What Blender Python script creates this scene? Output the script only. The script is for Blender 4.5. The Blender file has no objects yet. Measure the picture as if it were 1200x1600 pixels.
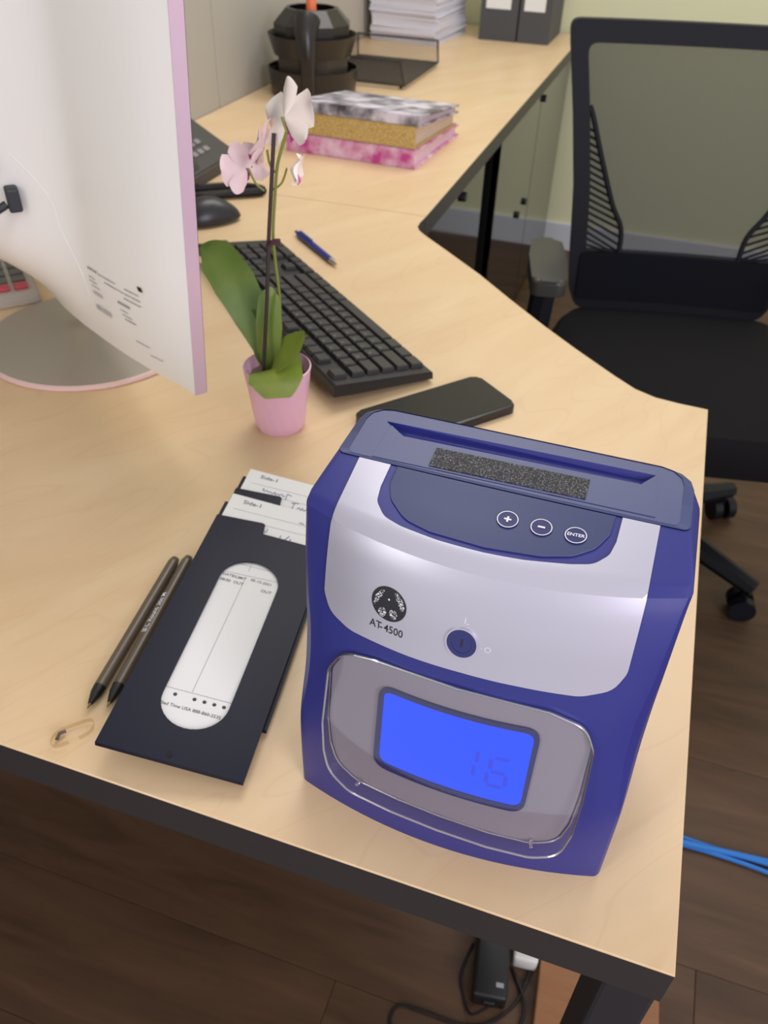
import bpy, bmesh, math, random
import numpy as np
from mathutils import Vector, Matrix, geometry
random.seed(7)
PI = math.pi
SC = bpy.context.scene
COL = SC.collection
D = 0.73                      # height of the desk top above the floor (z = 0)

# ------------------------------------------------------------------ camera
cam_d = bpy.data.cameras.new('camera')
cam = bpy.data.objects.new('camera', cam_d)
COL.objects.link(cam)
def cam_axes(yaw, pitch, roll):
    cy, sy, cp, sp, cr, sr = (math.cos(yaw), math.sin(yaw), math.cos(pitch), math.sin(pitch), math.cos(roll), math.sin(roll))
    f = Vector((sy*cp, cy*cp, -sp)); r = Vector((cy, -sy, 0)); u = r.cross(f)
    return cr*r + sr*u, -sr*r + cr*u, f
_r, _u, _f = cam_axes(-0.3033, 0.6844, 0.0365)
cam.matrix_world = Matrix(((_r.x, _u.x, -_f.x, -0.1049), (_r.y, _u.y, -_f.y, -0.2360), (_r.z, _u.z, -_f.z, 0.4821 + D), (0, 0, 0, 1)))
cam_d.sensor_fit = 'HORIZONTAL'
cam_d.sensor_width = 36.0
cam_d.lens = 36.0*1283.8/1200
cam_d.clip_start = 0.02
cam_d.dof.use_dof = True
cam_d.dof.focus_distance = 0.43
cam_d.dof.aperture_fstop = 20.0
SC.camera = cam

# ------------------------------------------------------------------ world, lamps, exposure
W_ = bpy.data.worlds.new('room_air'); SC.world = W_; W_.use_nodes = True
bg = W_.node_tree.nodes['Background']
bg.inputs[0].default_value = (0.95, 0.94, 0.96, 1); bg.inputs[1].default_value = 0.76
def area(name, loc, target, sx, sy, power, color):
    l = bpy.data.lights.new(name, 'AREA'); l.shape = 'RECTANGLE'; l.size = sx; l.size_y = sy
    l.energy = power; l.color = color
    o = bpy.data.objects.new(name, l); COL.objects.link(o); o.location = loc
    o.rotation_euler = (Vector(target) - Vector(loc)).to_track_quat('-Z', 'Y').to_euler()
    return o
area('ceiling_panel_lamp', (-0.15, 2.0, D+1.75), (-0.2, 1.6, 0), 1.2, 0.6, 14, (1.0, 0.96, 0.92))
area('ceiling_panel_lamp', (-0.62, 1.36, D+1.75), (-0.5, 0.9, 0), 0.6, 0.6, 9, (1.0, 0.96, 0.92))
area('front_fill_lamp', (1.6, -1.3, D+1.0), (-0.3, 0.2, D+0.1), 1.0, 1.2, 36, (0.97, 0.87, 1.0))  # added lavender fill from the front right, standing in for unseen daylight
area('front_fill_lamp', (-1.7, -1.5, D+1.0), (-0.5, 0.4, D+0.2), 1.4, 1.2, 36, (1.0, 0.97, 0.91))  # added fill from the front left to brighten monitor back and time clock
SC.view_settings.view_transform = 'Standard'; SC.view_settings.look = 'None'
SC.view_settings.gamma = 1.0; SC.view_settings.use_curve_mapping = False
SC.view_settings.exposure = 0.0

# ------------------------------------------------------------------ materials
def lin(c):
    return tuple(((v/255)/12.92 if v/255 <= 0.04045 else (((v/255)+0.055)/1.055)**2.4) for v in c) + (1.0,)
def mat(name, rgb, rough=0.5, metal=0.0, spec=0.5, noise=None, bump=None, emit=None, coat=0.0, trans=0.0):
    """noise=(scale, rgb2, amount, stretch xyz)   bump=(scale, strength)"""
    m = bpy.data.materials.new(name); m.use_nodes = True
    nt = m.node_tree; b = nt.nodes['Principled BSDF']
    b.inputs['Base Color'].default_value = lin(rgb); b.inputs['Roughness'].default_value = rough
    b.inputs['Metallic'].default_value = metal; b.inputs['Specular IOR Level'].default_value = spec
    b.inputs['Coat Weight'].default_value = coat
    if trans: b.inputs['Transmission Weight'].default_value = trans
    if emit:
        b.inputs['Emission Color'].default_value = lin(emit[0]); b.inputs['Emission Strength'].default_value = emit[1]
    tc = nt.nodes.new('ShaderNodeTexCoord')
    if noise:
        mp = nt.nodes.new('ShaderNodeMapping'); nt.links.new(tc.outputs['Object'], mp.inputs[0])
        mp.inputs['Scale'].default_value = noise[3] if len(noise) > 3 else (1, 1, 1)
        n = nt.nodes.new('ShaderNodeTexNoise'); nt.links.new(mp.outputs[0], n.inputs['Vector'])
        n.inputs['Scale'].default_value = noise[0]; n.inputs['Detail'].default_value = 5
        r = nt.nodes.new('ShaderNodeValToRGB'); nt.links.new(n.outputs['Fac'], r.inputs[0])
        a = noise[2]
        r.color_ramp.elements[0].position = 0.5-a; r.color_ramp.elements[0].color = lin(rgb)
        r.color_ramp.elements[1].position = 0.5+a; r.color_ramp.elements[1].color = lin(noise[1])
        nt.links.new(r.outputs[0], b.inputs['Base Color'])
    if bump:
        n2 = nt.nodes.new('ShaderNodeTexNoise'); nt.links.new(tc.outputs['Object'], n2.inputs['Vector'])
        n2.inputs['Scale'].default_value = bump[0]
        bp = nt.nodes.new('ShaderNodeBump'); bp.inputs['Strength'].default_value = bump[1]; bp.inputs['Distance'].default_value = 0.001
        nt.links.new(n2.outputs['Fac'], bp.inputs['Height']); nt.links.new(bp.outputs[0], b.inputs['Normal'])
    return m
def wood(name, c1, c2, c3, scale, stretch, rough, spec=0.5, figure=6.0, rot=0.0):
    m = bpy.data.materials.new(name); m.use_nodes = True; nt = m.node_tree; b = nt.nodes['Principled BSDF']
    tc = nt.nodes.new('ShaderNodeTexCoord'); mp = nt.nodes.new('ShaderNodeMapping'); nt.links.new(tc.outputs['Object'], mp.inputs[0])
    mp.inputs['Rotation'].default_value = (0, 0, rot)
    mp2 = nt.nodes.new('ShaderNodeMapping'); nt.links.new(mp.outputs[0], mp2.inputs[0]); mp2.inputs['Scale'].default_value = stretch
    n = nt.nodes.new('ShaderNodeTexNoise'); n.inputs['Scale'].default_value = scale; n.inputs['Detail'].default_value = 6; n.inputs['Roughness'].default_value = 0.6
    n.inputs['Distortion'].default_value = 0.6
    nt.links.new(mp2.outputs[0], n.inputs['Vector'])
    r = nt.nodes.new('ShaderNodeValToRGB'); nt.links.new(n.outputs['Fac'], r.inputs[0])
    r.color_ramp.elements[0].position = 0.3; r.color_ramp.elements[0].color = lin(c1)
    r.color_ramp.elements[1].position = 0.72; r.color_ramp.elements[1].color = lin(c2)
    w = nt.nodes.new('ShaderNodeTexNoise'); w.inputs['Scale'].default_value = figure; w.inputs['Detail'].default_value = 1.5; w.inputs['Distortion'].default_value = 1.5
    nt.links.new(mp2.outputs[0], w.inputs['Vector'])
    ma = nt.nodes.new('ShaderNodeMath'); ma.operation = 'MULTIPLY'; ma.inputs[1].default_value = 9.0; nt.links.new(w.outputs['Fac'], ma.inputs[0])
    fr = nt.nodes.new('ShaderNodeMath'); fr.operation = 'PINGPONG'; fr.inputs[1].default_value = 0.5; nt.links.new(ma.outputs[0], fr.inputs[0])
    r2 = nt.nodes.new('ShaderNodeValToRGB'); nt.links.new(fr.outputs[0], r2.inputs[0])
    r2.color_ramp.elements[0].position = 0.0; r2.color_ramp.elements[0].color = (0.16, 0.16, 0.16, 1)
    r2.color_ramp.elements[1].position = 0.07; r2.color_ramp.elements[1].color = (0, 0, 0, 1)
    mx = nt.nodes.new('ShaderNodeMixRGB'); nt.links.new(r2.outputs[0], mx.inputs[0]); nt.links.new(r.outputs[0], mx.inputs[1]); mx.inputs[2].default_value = lin(c3)
    nt.links.new(mx.outputs[0], b.inputs['Base Color'])
    b.inputs['Roughness'].default_value = rough; b.inputs['Specular IOR Level'].default_value = spec
    return m
def clear_mat(name, tint=(255, 255, 255), gloss=0.05, base=0.06, edge=0.55):
    """thin clear plastic: see-through with a fresnel sheen"""
    m = bpy.data.materials.new(name); m.use_nodes = True; nt = m.node_tree
    for n in list(nt.nodes):
        if n.type != 'OUTPUT_MATERIAL': nt.nodes.remove(n)
    out = [n for n in nt.nodes if n.type == 'OUTPUT_MATERIAL'][0]
    t = nt.nodes.new('ShaderNodeBsdfTransparent'); t.inputs[0].default_value = lin(tint)
    g = nt.nodes.new('ShaderNodeBsdfGlossy'); g.inputs['Roughness'].default_value = gloss
    lw = nt.nodes.new('ShaderNodeLayerWeight'); lw.inputs[0].default_value = 0.35
    mr = nt.nodes.new('ShaderNodeMapRange'); mr.inputs['To Min'].default_value = base; mr.inputs['To Max'].default_value = edge
    nt.links.new(lw.outputs['Facing'], mr.inputs['Value'])
    mx = nt.nodes.new('ShaderNodeMixShader'); nt.links.new(mr.outputs[0], mx.inputs[0]); nt.links.new(t.outputs[0], mx.inputs[1]); nt.links.new(g.outputs[0], mx.inputs[2])
    nt.links.new(mx.outputs[0], out.inputs[0])
    return m
def mesh_fabric(name, rgb, cover):
    m = bpy.data.materials.new(name); m.use_nodes = True; nt = m.node_tree
    b = nt.nodes['Principled BSDF']; out = [n for n in nt.nodes if n.type == 'OUTPUT_MATERIAL'][0]
    b.inputs['Base Color'].default_value = lin(rgb); b.inputs['Roughness'].default_value = 0.9
    t = nt.nodes.new('ShaderNodeBsdfTransparent'); mx = nt.nodes.new('ShaderNodeMixShader'); mx.inputs[0].default_value = cover
    nt.links.new(t.outputs[0], mx.inputs[1]); nt.links.new(b.outputs[0], mx.inputs[2]); nt.links.new(mx.outputs[0], out.inputs[0])
    return m
def speckle(name, c1, c2, scale, lo, hi, rough=0.6):
    m = mat(name, c1, rough, noise=(scale, c2, 0.1, (1, 1, 1)))
    r = [n for n in m.node_tree.nodes if n.type == 'VALTORGB'][0]
    r.color_ramp.elements[0].position = lo; r.color_ramp.elements[1].position = hi
    return m

M = dict(
    maple=wood('maple_laminate', (214, 184, 142), (224, 198, 158), (194, 160, 116), 3.0, (5, 1.1, 1), 0.36, 0.4, 1.6, 0.5),
    edge=mat('dark_edge_band', (47, 44, 44), 0.45, bump=(900, 0.1)),
    black_steel=mat('black_steel', (38, 36, 42), 0.5),
    plank=wood('dark_plank', (66, 47, 31), (94, 69, 49), (54, 38, 26), 2.2, (1.2, 9, 1), 0.5, 0.35, 2.0),
    floor_base=mat('floor_base', (30, 22, 16), 0.9),
    wall=mat('yellow_green_wall', (222, 222, 182), 0.9, bump=(300, 0.1)),
    panel=mat('partition_grey', (172, 168, 156), 0.7),
    base_white=mat('baseboard_white', (206, 210, 214), 0.5),
    cab=mat('glossy_dark_cabinet', (80, 83, 80), 0.07, metal=1.0),
    cab_gap=mat('cabinet_gap', (10, 10, 10), 0.8),
    blue=mat('blue_plastic', (43, 47, 122), 0.36, bump=(2500, 0.05)),
    blue_top=mat('blue_grey_plastic', (58, 67, 112), 0.42, bump=(2500, 0.05)),
    blue_panel=mat('control_panel_blue', (48, 58, 100), 0.40, bump=(3000, 0.05)),
    blue_dark=mat('dark_blue', (28, 30, 92), 0.4),
    silver=mat('silver_paint', (198, 196, 210), 0.34, metal=0.55),
    plate=mat('grey_plate', (134, 127, 140), 0.4),
    lcd=mat('backlit_lcd', (6, 14, 110), 0.3, spec=0.2, emit=((14, 78, 255), 0.95)),
    lcd_seg=mat('lcd_segment', (8, 18, 120), 0.3, emit=((16, 60, 226), 0.8)),
    clear=clear_mat('clear_cover', (255, 255, 255), 0.06, 0.025, 0.40),
    clear_rim=clear_mat('clear_rim', (240, 240, 248), 0.18, 0.42, 0.9),
    print_black=mat('black_print', (34, 34, 40), 0.5),
    print_dark=mat('dark_print', (92, 92, 98), 0.6),
    print_white=mat('white_print', (225, 225, 232), 0.5),
    print_grey=mat('grey_print', (150, 150, 156), 0.6),
    ink=mat('pen_ink', (70, 66, 140), 0.6),
    logo_speck=speckle('logo_engraving', (30, 32, 40), (215, 216, 222), 1500, 0.50, 0.56),
    strip=speckle('speckled_black_tape', (30, 30, 34), (132, 132, 136), 1100, 0.50, 0.72, 0.7),
    key_blue=mat('lock_blue', (40, 44, 104), 0.25),
    folder=mat('navy_black_card', (24, 26, 42), 0.36, spec=0.12, bump=(1500, 0.05)),
    card=mat('card_paper', (226, 226, 224), 0.8),
    pen_brown=mat('smoky_pen_barrel', (92, 80, 66), 0.3),
    pen_black=mat('pen_black', (26, 24, 24), 0.35),
    brass=mat('pen_tip', (150, 130, 90), 0.3, metal=1.0),
    pen_blue=mat('pen_blue', (34, 52, 140), 0.3),
    chrome=mat('chrome', (200, 200, 205), 0.2, metal=1.0),
    key=mat('black_keys', (44, 42, 42), 0.42),
    kb=mat('keyboard_black', (34, 32, 32), 0.5, bump=(1500, 0.1)),
    phone=mat('phone_black', (30, 28, 30), 0.32),
    phone_glass=mat('phone_glass', (22, 22, 26), 0.18, noise=(9, (30, 29, 31), 0.25)),
    white=mat('gloss_white', (242, 241, 238), 0.28),
    edge_pink=mat('pinkish_silver', (212, 184, 200), 0.35, metal=0.3),
    screen=mat('dark_screen', (12, 12, 14), 0.25),
    stand_grey=mat('stand_metal', (176, 170, 158), 0.3, metal=0.4),
    stand_pink=mat('stand_rim', (222, 190, 182), 0.35),
    plug=mat('plug_black', (38, 44, 50), 0.5),
    pot=mat('pink_ceramic', (238, 190, 216), 0.35),
    soil=mat('potting_bark', (52, 44, 32), 0.9, noise=(180, (96, 88, 60), 0.15), bump=(200, 0.6)),
    leaf=mat('orchid_leaf', (100, 128, 56), 0.28, noise=(22, (128, 150, 74), 0.2, (1, 1, 1))),
    leaf2=mat('orchid_leaf_yellowish', (146, 156, 60), 0.4, noise=(25, (112, 138, 54), 0.2, (1, 1, 1))),
    stake=mat('plant_stake', (54, 40, 38), 0.6),
    stem=mat('flower_stem', (132, 140, 66), 0.5),
    petal=mat('petal_cream', (252, 244, 230), 0.6, noise=(40, (250, 234, 224), 0.2)),
    petal_pink=mat('petal_pale_pink', (240, 214, 214), 0.6),
    lip=mat('lip_magenta', (206, 84, 176), 0.5),
    mouse=mat('mouse_black', (34, 34, 36), 0.35),
    phone_grey=mat('desk_phone_grey', (60, 58, 56), 0.5),
    keygrey=mat('phone_key', (128, 126, 122), 0.5),
    book_pink=mat('floral_cover', (240, 216, 232), 0.4, noise=(28, (196, 70, 150), 0.16)),
    book_gold=speckle('gold_glitter', (172, 142, 78), (218, 192, 126), 500, 0.4, 0.62, 0.4),
    book_grey=mat('grey_print_cover', (70, 70, 76), 0.3, noise=(22, (226, 220, 230), 0.12)),
    pages=mat('page_block', (226, 204, 186), 0.8, noise=(400, (200, 176, 158), 0.2, (0.02, 0.02, 1))),
    pages_pink=mat('page_block_pink', (232, 206, 214), 0.8, noise=(400, (206, 176, 190), 0.2, (0.02, 0.02, 1))),
    organizer=mat('smoky_black_plastic', (36, 33, 30), 0.3),
    organizer_in=mat('organizer_inner', (62, 56, 48), 0.35),
    orange=mat('orange_cap', (236, 120, 70), 0.4),
    wire=mat('black_wire', (46, 43, 40), 0.5),
    paper=mat('stacked_paper', (228, 228, 236), 0.8, noise=(260, (206, 208, 222), 0.2, (0.03, 0.03, 1))),
    binder=mat('binder_grey', (72, 74, 78), 0.6),
    label=mat('white_label', (228, 230, 228), 0.7),
    chair=mat('chair_black_plastic', (15, 18, 25), 0.6, spec=0.25),
    chair_seat=mat('chair_fabric', (20, 19, 20), 0.95, spec=0.2, bump=(900, 0.3)),
    chair_mesh=mesh_fabric('chair_mesh', (30, 36, 38), 0.70),
    chair_low=mat('chair_lower_pad', (15, 17, 24), 0.95, spec=0.2, bump=(900, 0.2)),
    arm=mat('armrest_pad', (52, 52, 48), 0.42),
    caster=mat('caster_black', (15, 17, 24), 0.4, spec=0.3),
    cable_blue=mat('blue_cable', (36, 112, 190), 0.45),
    cable=mat('black_cable', (20, 18, 18), 0.5),
    adapter=mat('adapter_black', (20, 19, 20), 0.45),
    adapter_white=mat('adapter_white', (206, 206, 200), 0.5),
    board=wood('orange_board', (130, 88, 54), (156, 108, 68), (112, 74, 46), 3, (1, 5, 1), 0.6),
    calc=mat('calculator_grey', (176, 170, 160), 0.5),
    calc_key=mat('calculator_key', (96, 98, 92), 0.5),
    calc_red=mat('calculator_red_key', (188, 74, 84), 0.5),
)

# ------------------------------------------------------------------ mesh helpers
def bm_new(): return bmesh.new()
def obj(name, bm, m, parent=None, loc=(0, 0, 0), rot=(0, 0, 0), smooth=False, sharp=0.7):
    bmesh.ops.recalc_face_normals(bm, faces=bm.faces[:])
    me = bpy.data.meshes.new(name); bm.to_mesh(me); bm.free()
    me.materials.append(M[m] if isinstance(m, str) else m)
    if smooth:
        for p in me.polygons: p.use_smooth = True
        me.set_sharp_from_angle(angle=sharp)
    o = bpy.data.objects.new(name, me); COL.objects.link(o)
    o.location = loc; o.rotation_euler = rot
    if parent: o.parent = parent
    return o
def empty(name, loc=(0, 0, 0), rotz=0.0, rot=None):
    o = bpy.data.objects.new(name, None); COL.objects.link(o); o.empty_display_size = 0.05
    o.location = loc; o.rotation_euler = rot if rot else (0, 0, rotz)
    return o
def tag(o, label, cat, group=None):
    o['label'] = label; o['category'] = cat
    if group: o['group'] = group
    return o
def structure(o, label=None):
    o['kind'] = 'structure'
    if label: o['label'] = label
    return o
def box(bm, c, s, bev=0.0, seg=2, rz=0.0):
    r = bmesh.ops.create_cube(bm, size=1.0)
    vs = r['verts']
    bmesh.ops.scale(bm, vec=s, verts=vs)
    if bev > 0:
        es = list({e for v in vs for e in v.link_edges})
        g = bmesh.ops.bevel(bm, geom=es, offset=bev, segments=seg, profile=0.5, affect='EDGES')
        vs = list({v for f in g['faces'] for v in f.verts} | {v for v in vs if v.is_valid})
    if rz: bmesh.ops.rotate(bm, cent=(0, 0, 0), matrix=Matrix.Rotation(rz, 3, 'Z'), verts=vs)
    bmesh.ops.translate(bm, vec=c, verts=vs)
    return vs
def prism(bm, poly, z0, z1, bev=0.0, seg=2):
    vb = [bm.verts.new((x, y, z0)) for x, y in poly]; vt = [bm.verts.new((x, y, z1)) for x, y in poly]
    n = len(poly); ft = bm.faces.new(vt); bm.faces.new(vb[::-1])
    for i in range(n): bm.faces.new((vb[i], vb[(i+1) % n], vt[(i+1) % n], vt[i]))
    if bev > 0:
        es = [e for e in ft.edges]
        bmesh.ops.bevel(bm, geom=es, offset=bev, segments=seg, profile=0.5, affect='EDGES')
def rounded(poly, rad, n=6):
    """round the corners of a polygon; rad = number or list"""
    out = []; N = len(poly)
    for i in range(N):
        p = Vector(poly[i]); a = Vector(poly[i-1]); b = Vector(poly[(i+1) % N])
        r = rad[i] if isinstance(rad, (list, tuple)) else rad
        if r <= 0: out.append((p.x, p.y)); continue
        d1 = (a-p).normalized(); d2 = (b-p).normalized(); ang = d1.angle(d2)
        t = min(r/math.tan(ang/2), (a-p).length*0.49, (b-p).length*0.49); r = t*math.tan(ang/2)
        for k in range(n+1):
            s = k/n
            q0 = p+d1*t; q1 = p+d2*t
            q = q0*(1-s)**2 + p*2*s*(1-s) + q1*s*s
            out.append((q.x, q.y))
    return out
def tube(bm, path, r, n=8, cap=True):
    P = [Vector(p) for p in path]; rings = []; prev = None
    for i, p in enumerate(P):
        d = (P[min(i+1, len(P)-1)] - P[max(i-1, 0)]).normalized()
        if prev is None:
            a = Vector((0, 0, 1)) if abs(d.z) < 0.9 else Vector((1, 0, 0)); x = d.cross(a).normalized()
        else: x = (prev - d*prev.dot(d)).normalized()
        prev = x; y = d.cross(x)
        rr = r[i] if isinstance(r, (list, tuple)) else r
        rings.append([bm.verts.new(p + x*rr*math.cos(2*PI*k/n) + y*rr*math.sin(2*PI*k/n)) for k in range(n)])
    for a, b in zip(rings[:-1], rings[1:]):
        for k in range(n): bm.faces.new((a[k], a[(k+1) % n], b[(k+1) % n], b[k]))
    if cap: bm.faces.new(rings[0][::-1]); bm.faces.new(rings[-1])
def smooth_path(pts, n=6):
    P = [Vector(p) for p in pts]; out = []
    for i in range(len(P)-1):
        p0 = P[max(i-1, 0)]; p1 = P[i]; p2 = P[i+1]; p3 = P[min(i+2, len(P)-1)]
        for k in range(n):
            s = k/n
            out.append(0.5*((2*p1) + (p2-p0)*s + (2*p0-5*p1+4*p2-p3)*s*s + (3*p1-p0-3*p2+p3)*s**3))
    out.append(P[-1]); return out
def lathe(bm, prof, n=32, c=(0, 0), a0=0.0, a1=2*PI):
    full = abs(a1-a0-2*PI) < 1e-6; m = n if full else n+1; rings = []
    for r, z in prof:
        if r < 1e-6: rings.append([bm.verts.new((c[0], c[1], z))])
        else: rings.append([bm.verts.new((c[0]+r*math.cos(a0+(a1-a0)*k/n), c[1]+r*math.sin(a0+(a1-a0)*k/n), z)) for k in range(m)])
    for a, b in zip(rings[:-1], rings[1:]):
        if len(a) == 1 and len(b) == 1: continue
        for k in range(n if full else n):
            k2 = (k+1) % m
            if len(a) == 1: bm.faces.new((a[0], b[k2], b[k]))
            elif len(b) == 1: bm.faces.new((a[k], a[k2], b[0]))
            else: bm.faces.new((a[k], a[k2], b[k2], b[k]))
def cyl(bm, p0, p1, r, n=12): tube(bm, [p0, p1], r, n)
def sphere(bm, c, s, u=12, v=8):
    r = bmesh.ops.create_uvsphere(bm, u_segments=u, v_segments=v, radius=1.0)
    bmesh.ops.scale(bm, vec=s, verts=r['verts']); bmesh.ops.translate(bm, vec=c, verts=r['verts'])
def text_geo(body, size, align='CENTER', bold=0.0, spacing=1.0):
    """flat lettering as (verts, faces) in its own xy plane"""
    cu = bpy.data.curves.new('lettering', 'FONT'); cu.body = body; cu.size = size; cu.align_x = align; cu.align_y = 'CENTER'
    cu.resolution_u = 3; cu.offset = bold; cu.space_character = spacing
    o = bpy.data.objects.new('lettering', cu); COL.objects.link(o)
    dg = bpy.context.evaluated_depsgraph_get()
    me = bpy.data.meshes.new_from_object(o.evaluated_get(dg))
    v = [tuple(p.co) for p in me.vertices]; f = [tuple(p.vertices) for p in me.polygons]
    bpy.data.objects.remove(o); bpy.data.curves.remove(cu); bpy.data.meshes.remove(me)
    return v, f
def add_geo(bm, v, f, fn):
    vs = [bm.verts.new(fn(p)) for p in v]
    for q in f:
        try: bm.faces.new([vs[i] for i in q])
        except ValueError: pass
def copy_tree(o, parent=None):
    c = o.copy(); COL.objects.link(c); c.parent = parent
    for ch in list(o.children): copy_tree(ch, c)
    return c
def inside(pt, poly):
    x, y = pt; r = False; n = len(poly)
    for i in range(n):
        x1, y1 = poly[i]; x2, y2 = poly[i-1]
        if (y1 > y) != (y2 > y) and x < (x2-x1)*(y-y1)/(y2-y1)+x1: r = not r
    return r
def cdt_patch(outline, holes=(), step=0.004, lines=()):
    """triangulated flat patch with inner grid points: verts2d, tris, boundary loops"""
    pts = []; edges = []; loops = []
    for lp in [outline] + list(holes):
        dense = []
        for i in range(len(lp)):
            a = Vector(lp[i]); b = Vector(lp[(i+1) % len(lp)]); k = max(1, int((b-a).length/step))
            dense += [tuple(a.lerp(b, j/k)) for j in range(k)]
        s = len(pts); pts += dense; n = len(dense)
        edges += [(s+i, s+(i+1) % n) for i in range(n)]; loops.append((s, n))
    xs = [p[0] for p in outline]; ys = [p[1] for p in outline]
    nb = len(pts); border = pts[:]
    for ty in lines:                              # keep points right on the creases
        x = min(xs)
        while x < max(xs):
            if inside((x, ty), outline) and not any(inside((x, ty), h) for h in holes): pts.append((x, ty)); border.append((x, ty))
            x += step*0.5
    y = min(ys)+step*0.5
    while y < max(ys):
        x = min(xs)+step*0.5
        while x < max(xs):
            if inside((x, y), outline) and not any(inside((x, y), h) for h in holes):
                if all((x-q[0])**2+(y-q[1])**2 > (0.45*step)**2 for q in border): pts.append((x, y))
            x += step
        y += step
    v, e, f, ov, oe, of = geometry.delaunay_2d_cdt([Vector(p) for p in pts], edges, [], 0, 1e-7)
    def ok(t):
        c = sum((v[i] for i in t), Vector((0, 0)))/len(t)
        return inside((c.x, c.y), outline) and not any(inside((c.x, c.y), h) for h in holes)
    tris = [t for t in f if ok(t)]
    return v, tris
def shell(bm, outline, fn, off=0.0005, depth=0.001, holes=(), step=0.004, lines=()):
    """patch laid on surface fn(a, b, offset) with a rim going down by depth"""
    v, tris = cdt_patch(outline, holes, step, lines)
    o_ = off if callable(off) else (lambda a, b: off)
    top = [bm.verts.new(fn(p.x, p.y, o_(p.x, p.y))) for p in v]
    cnt = {}
    for t in tris:
        bm.faces.new([top[i] for i in t])
        for i in range(len(t)):
            a, b = t[i], t[(i+1) % len(t)]; cnt[(a, b)] = cnt.get((a, b), 0)+1
    d_ = depth if callable(depth) else (lambda a, b: depth)
    low = {}
    def lo(i):
        if i not in low: low[i] = bm.verts.new(fn(v[i].x, v[i].y, o_(v[i].x, v[i].y)-d_(v[i].x, v[i].y)))
        return low[i]
    if depth:
        for (a, b) in list(cnt):
            if (b, a) not in cnt:
                bm.faces.new((top[a], lo(a), lo(b), top[b]))

# ================================================================== THE SETTING
fl = empty('floor', (0, 0, 0)); structure(fl, 'dark brown wood plank floor')
bm = bm_new(); box(bm, (0.6, 1.0, -0.02), (4.0, 4.6, 0.024)); obj('subfloor', bm, 'floor_base', fl)
plank_meshes = []
for k in range(4):
    bm = bm_new(); box(bm, (0, 0, 0), (1.2172, 0.1789, 0.010), 0.0006, 1)
    for v in bm.verts: v.co.x += k*7.0; v.co.y += k*3.1
    bmesh.ops.recalc_face_normals(bm, faces=bm.faces[:])
    me = bpy.data.meshes.new('plank'); bm.to_mesh(me); bm.free(); me.materials.append(M['plank']); plank_meshes.append((me, k))
row = 0; y = -1.15
while y < 3.0:
    x = -1.75 + (row*0.47) % 1.217
    while x < 2.6:
        me, k = plank_meshes[random.randrange(4)]
        x0 = max(x-0.608, -1.3); 
        o = bpy.data.objects.new('plank', me); COL.objects.link(o); o.parent = fl
        o.location = (x-k*7.0, y-k*3.1, -0.005+random.uniform(-0.0003, 0.0003))
        x += 1.2178
    y += 0.1795; row += 1
bm = bm_new(); box(bm, (0.6, 3.02, 1.3), (4.2, 0.1, 2.6)); structure(obj('wall_back', bm, 'wall'), 'yellow green painted wall at the back')
bm = bm_new(); prism(bm, [(-1.1, 2.97), (2.6, 2.97), (2.6, 2.957), (-1.1, 2.957)], 0.0, 0.10, 0.004); structure(obj('baseboard_back', bm, 'base_white'), 'white baseboard along the back wall')
wl = empty('wall_left', (-1.1, 0, 0)); structure(wl, 'grey beige panelled wall on the left')
bm = bm_new(); box(bm, (-0.06, 1.0, 1.3), (0.08, 4.2, 2.6)); obj('wall_core', bm, 'cab_gap', wl)
for i in range(5):
    bm = bm_new(); box(bm, (-0.011, -0.73+0.95*i+0.475, 1.3), (0.022, 0.9475, 2.6), 0.003, 2); obj('wall_panel', bm, 'panel', wl, loc=(0, 0.41, 0))

# ================================================================== DESK
inner = [(0, 0.628), (-0.032, 0.629), (-0.058, 0.632), (-0.082, 0.643), (-0.108, 0.666), (-0.161, 0.716), (-0.21, 0.765), (-0.265, 0.824), (-0.326, 0.892), (-0.392, 0.958), (-0.443, 1.008), (-0.458, 1.024), (-0.4655, 1.040), (-0.467, 1.062), (-0.466, 1.0895)]
poly = [(0, 0)] + inner + [(-1.098, 1.0895), (-1.098, 0)]
wt = empty('corner_desk', (0, 0, D)); tag(wt, 'pale maple corner desk with dark edge and sweeping inner curve', 'desk')
bm = bm_new(); prism(bm, poly, -0.0016, 0.0, 0.0006, 1); obj('worktop', bm, 'maple', wt)
bm = bm_new(); prism(bm, poly, -0.036, -0.0017); obj('edge_band', bm, 'edge', wt)
for (lx, ly) in ((-0.017, 0.028), (-0.017, 0.60), (-1.07, 0.03)):
    bm = bm_new(); box(bm, (lx, ly, -0.036-(D-0.036)/2), (0.032, 0.052, D-0.0362), 0.003); obj('leg', bm, 'black_steel', wt)
rt = empty('return_desk', (0, 0, D)); tag(rt, 'pale maple return desk running back to the far wall', 'desk')
rp = [(-0.466, 1.0915), (-0.466, 2.945), (-1.098, 2.945), (-1.098, 1.0915)]
bm = bm_new(); prism(bm, rp, -0.0016, 0.0, 0.0006, 1); obj('worktop', bm, 'maple', rt)
bm = bm_new(); prism(bm, rp, -0.036, -0.0017); obj('edge_band', bm, 'edge', rt)
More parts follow.
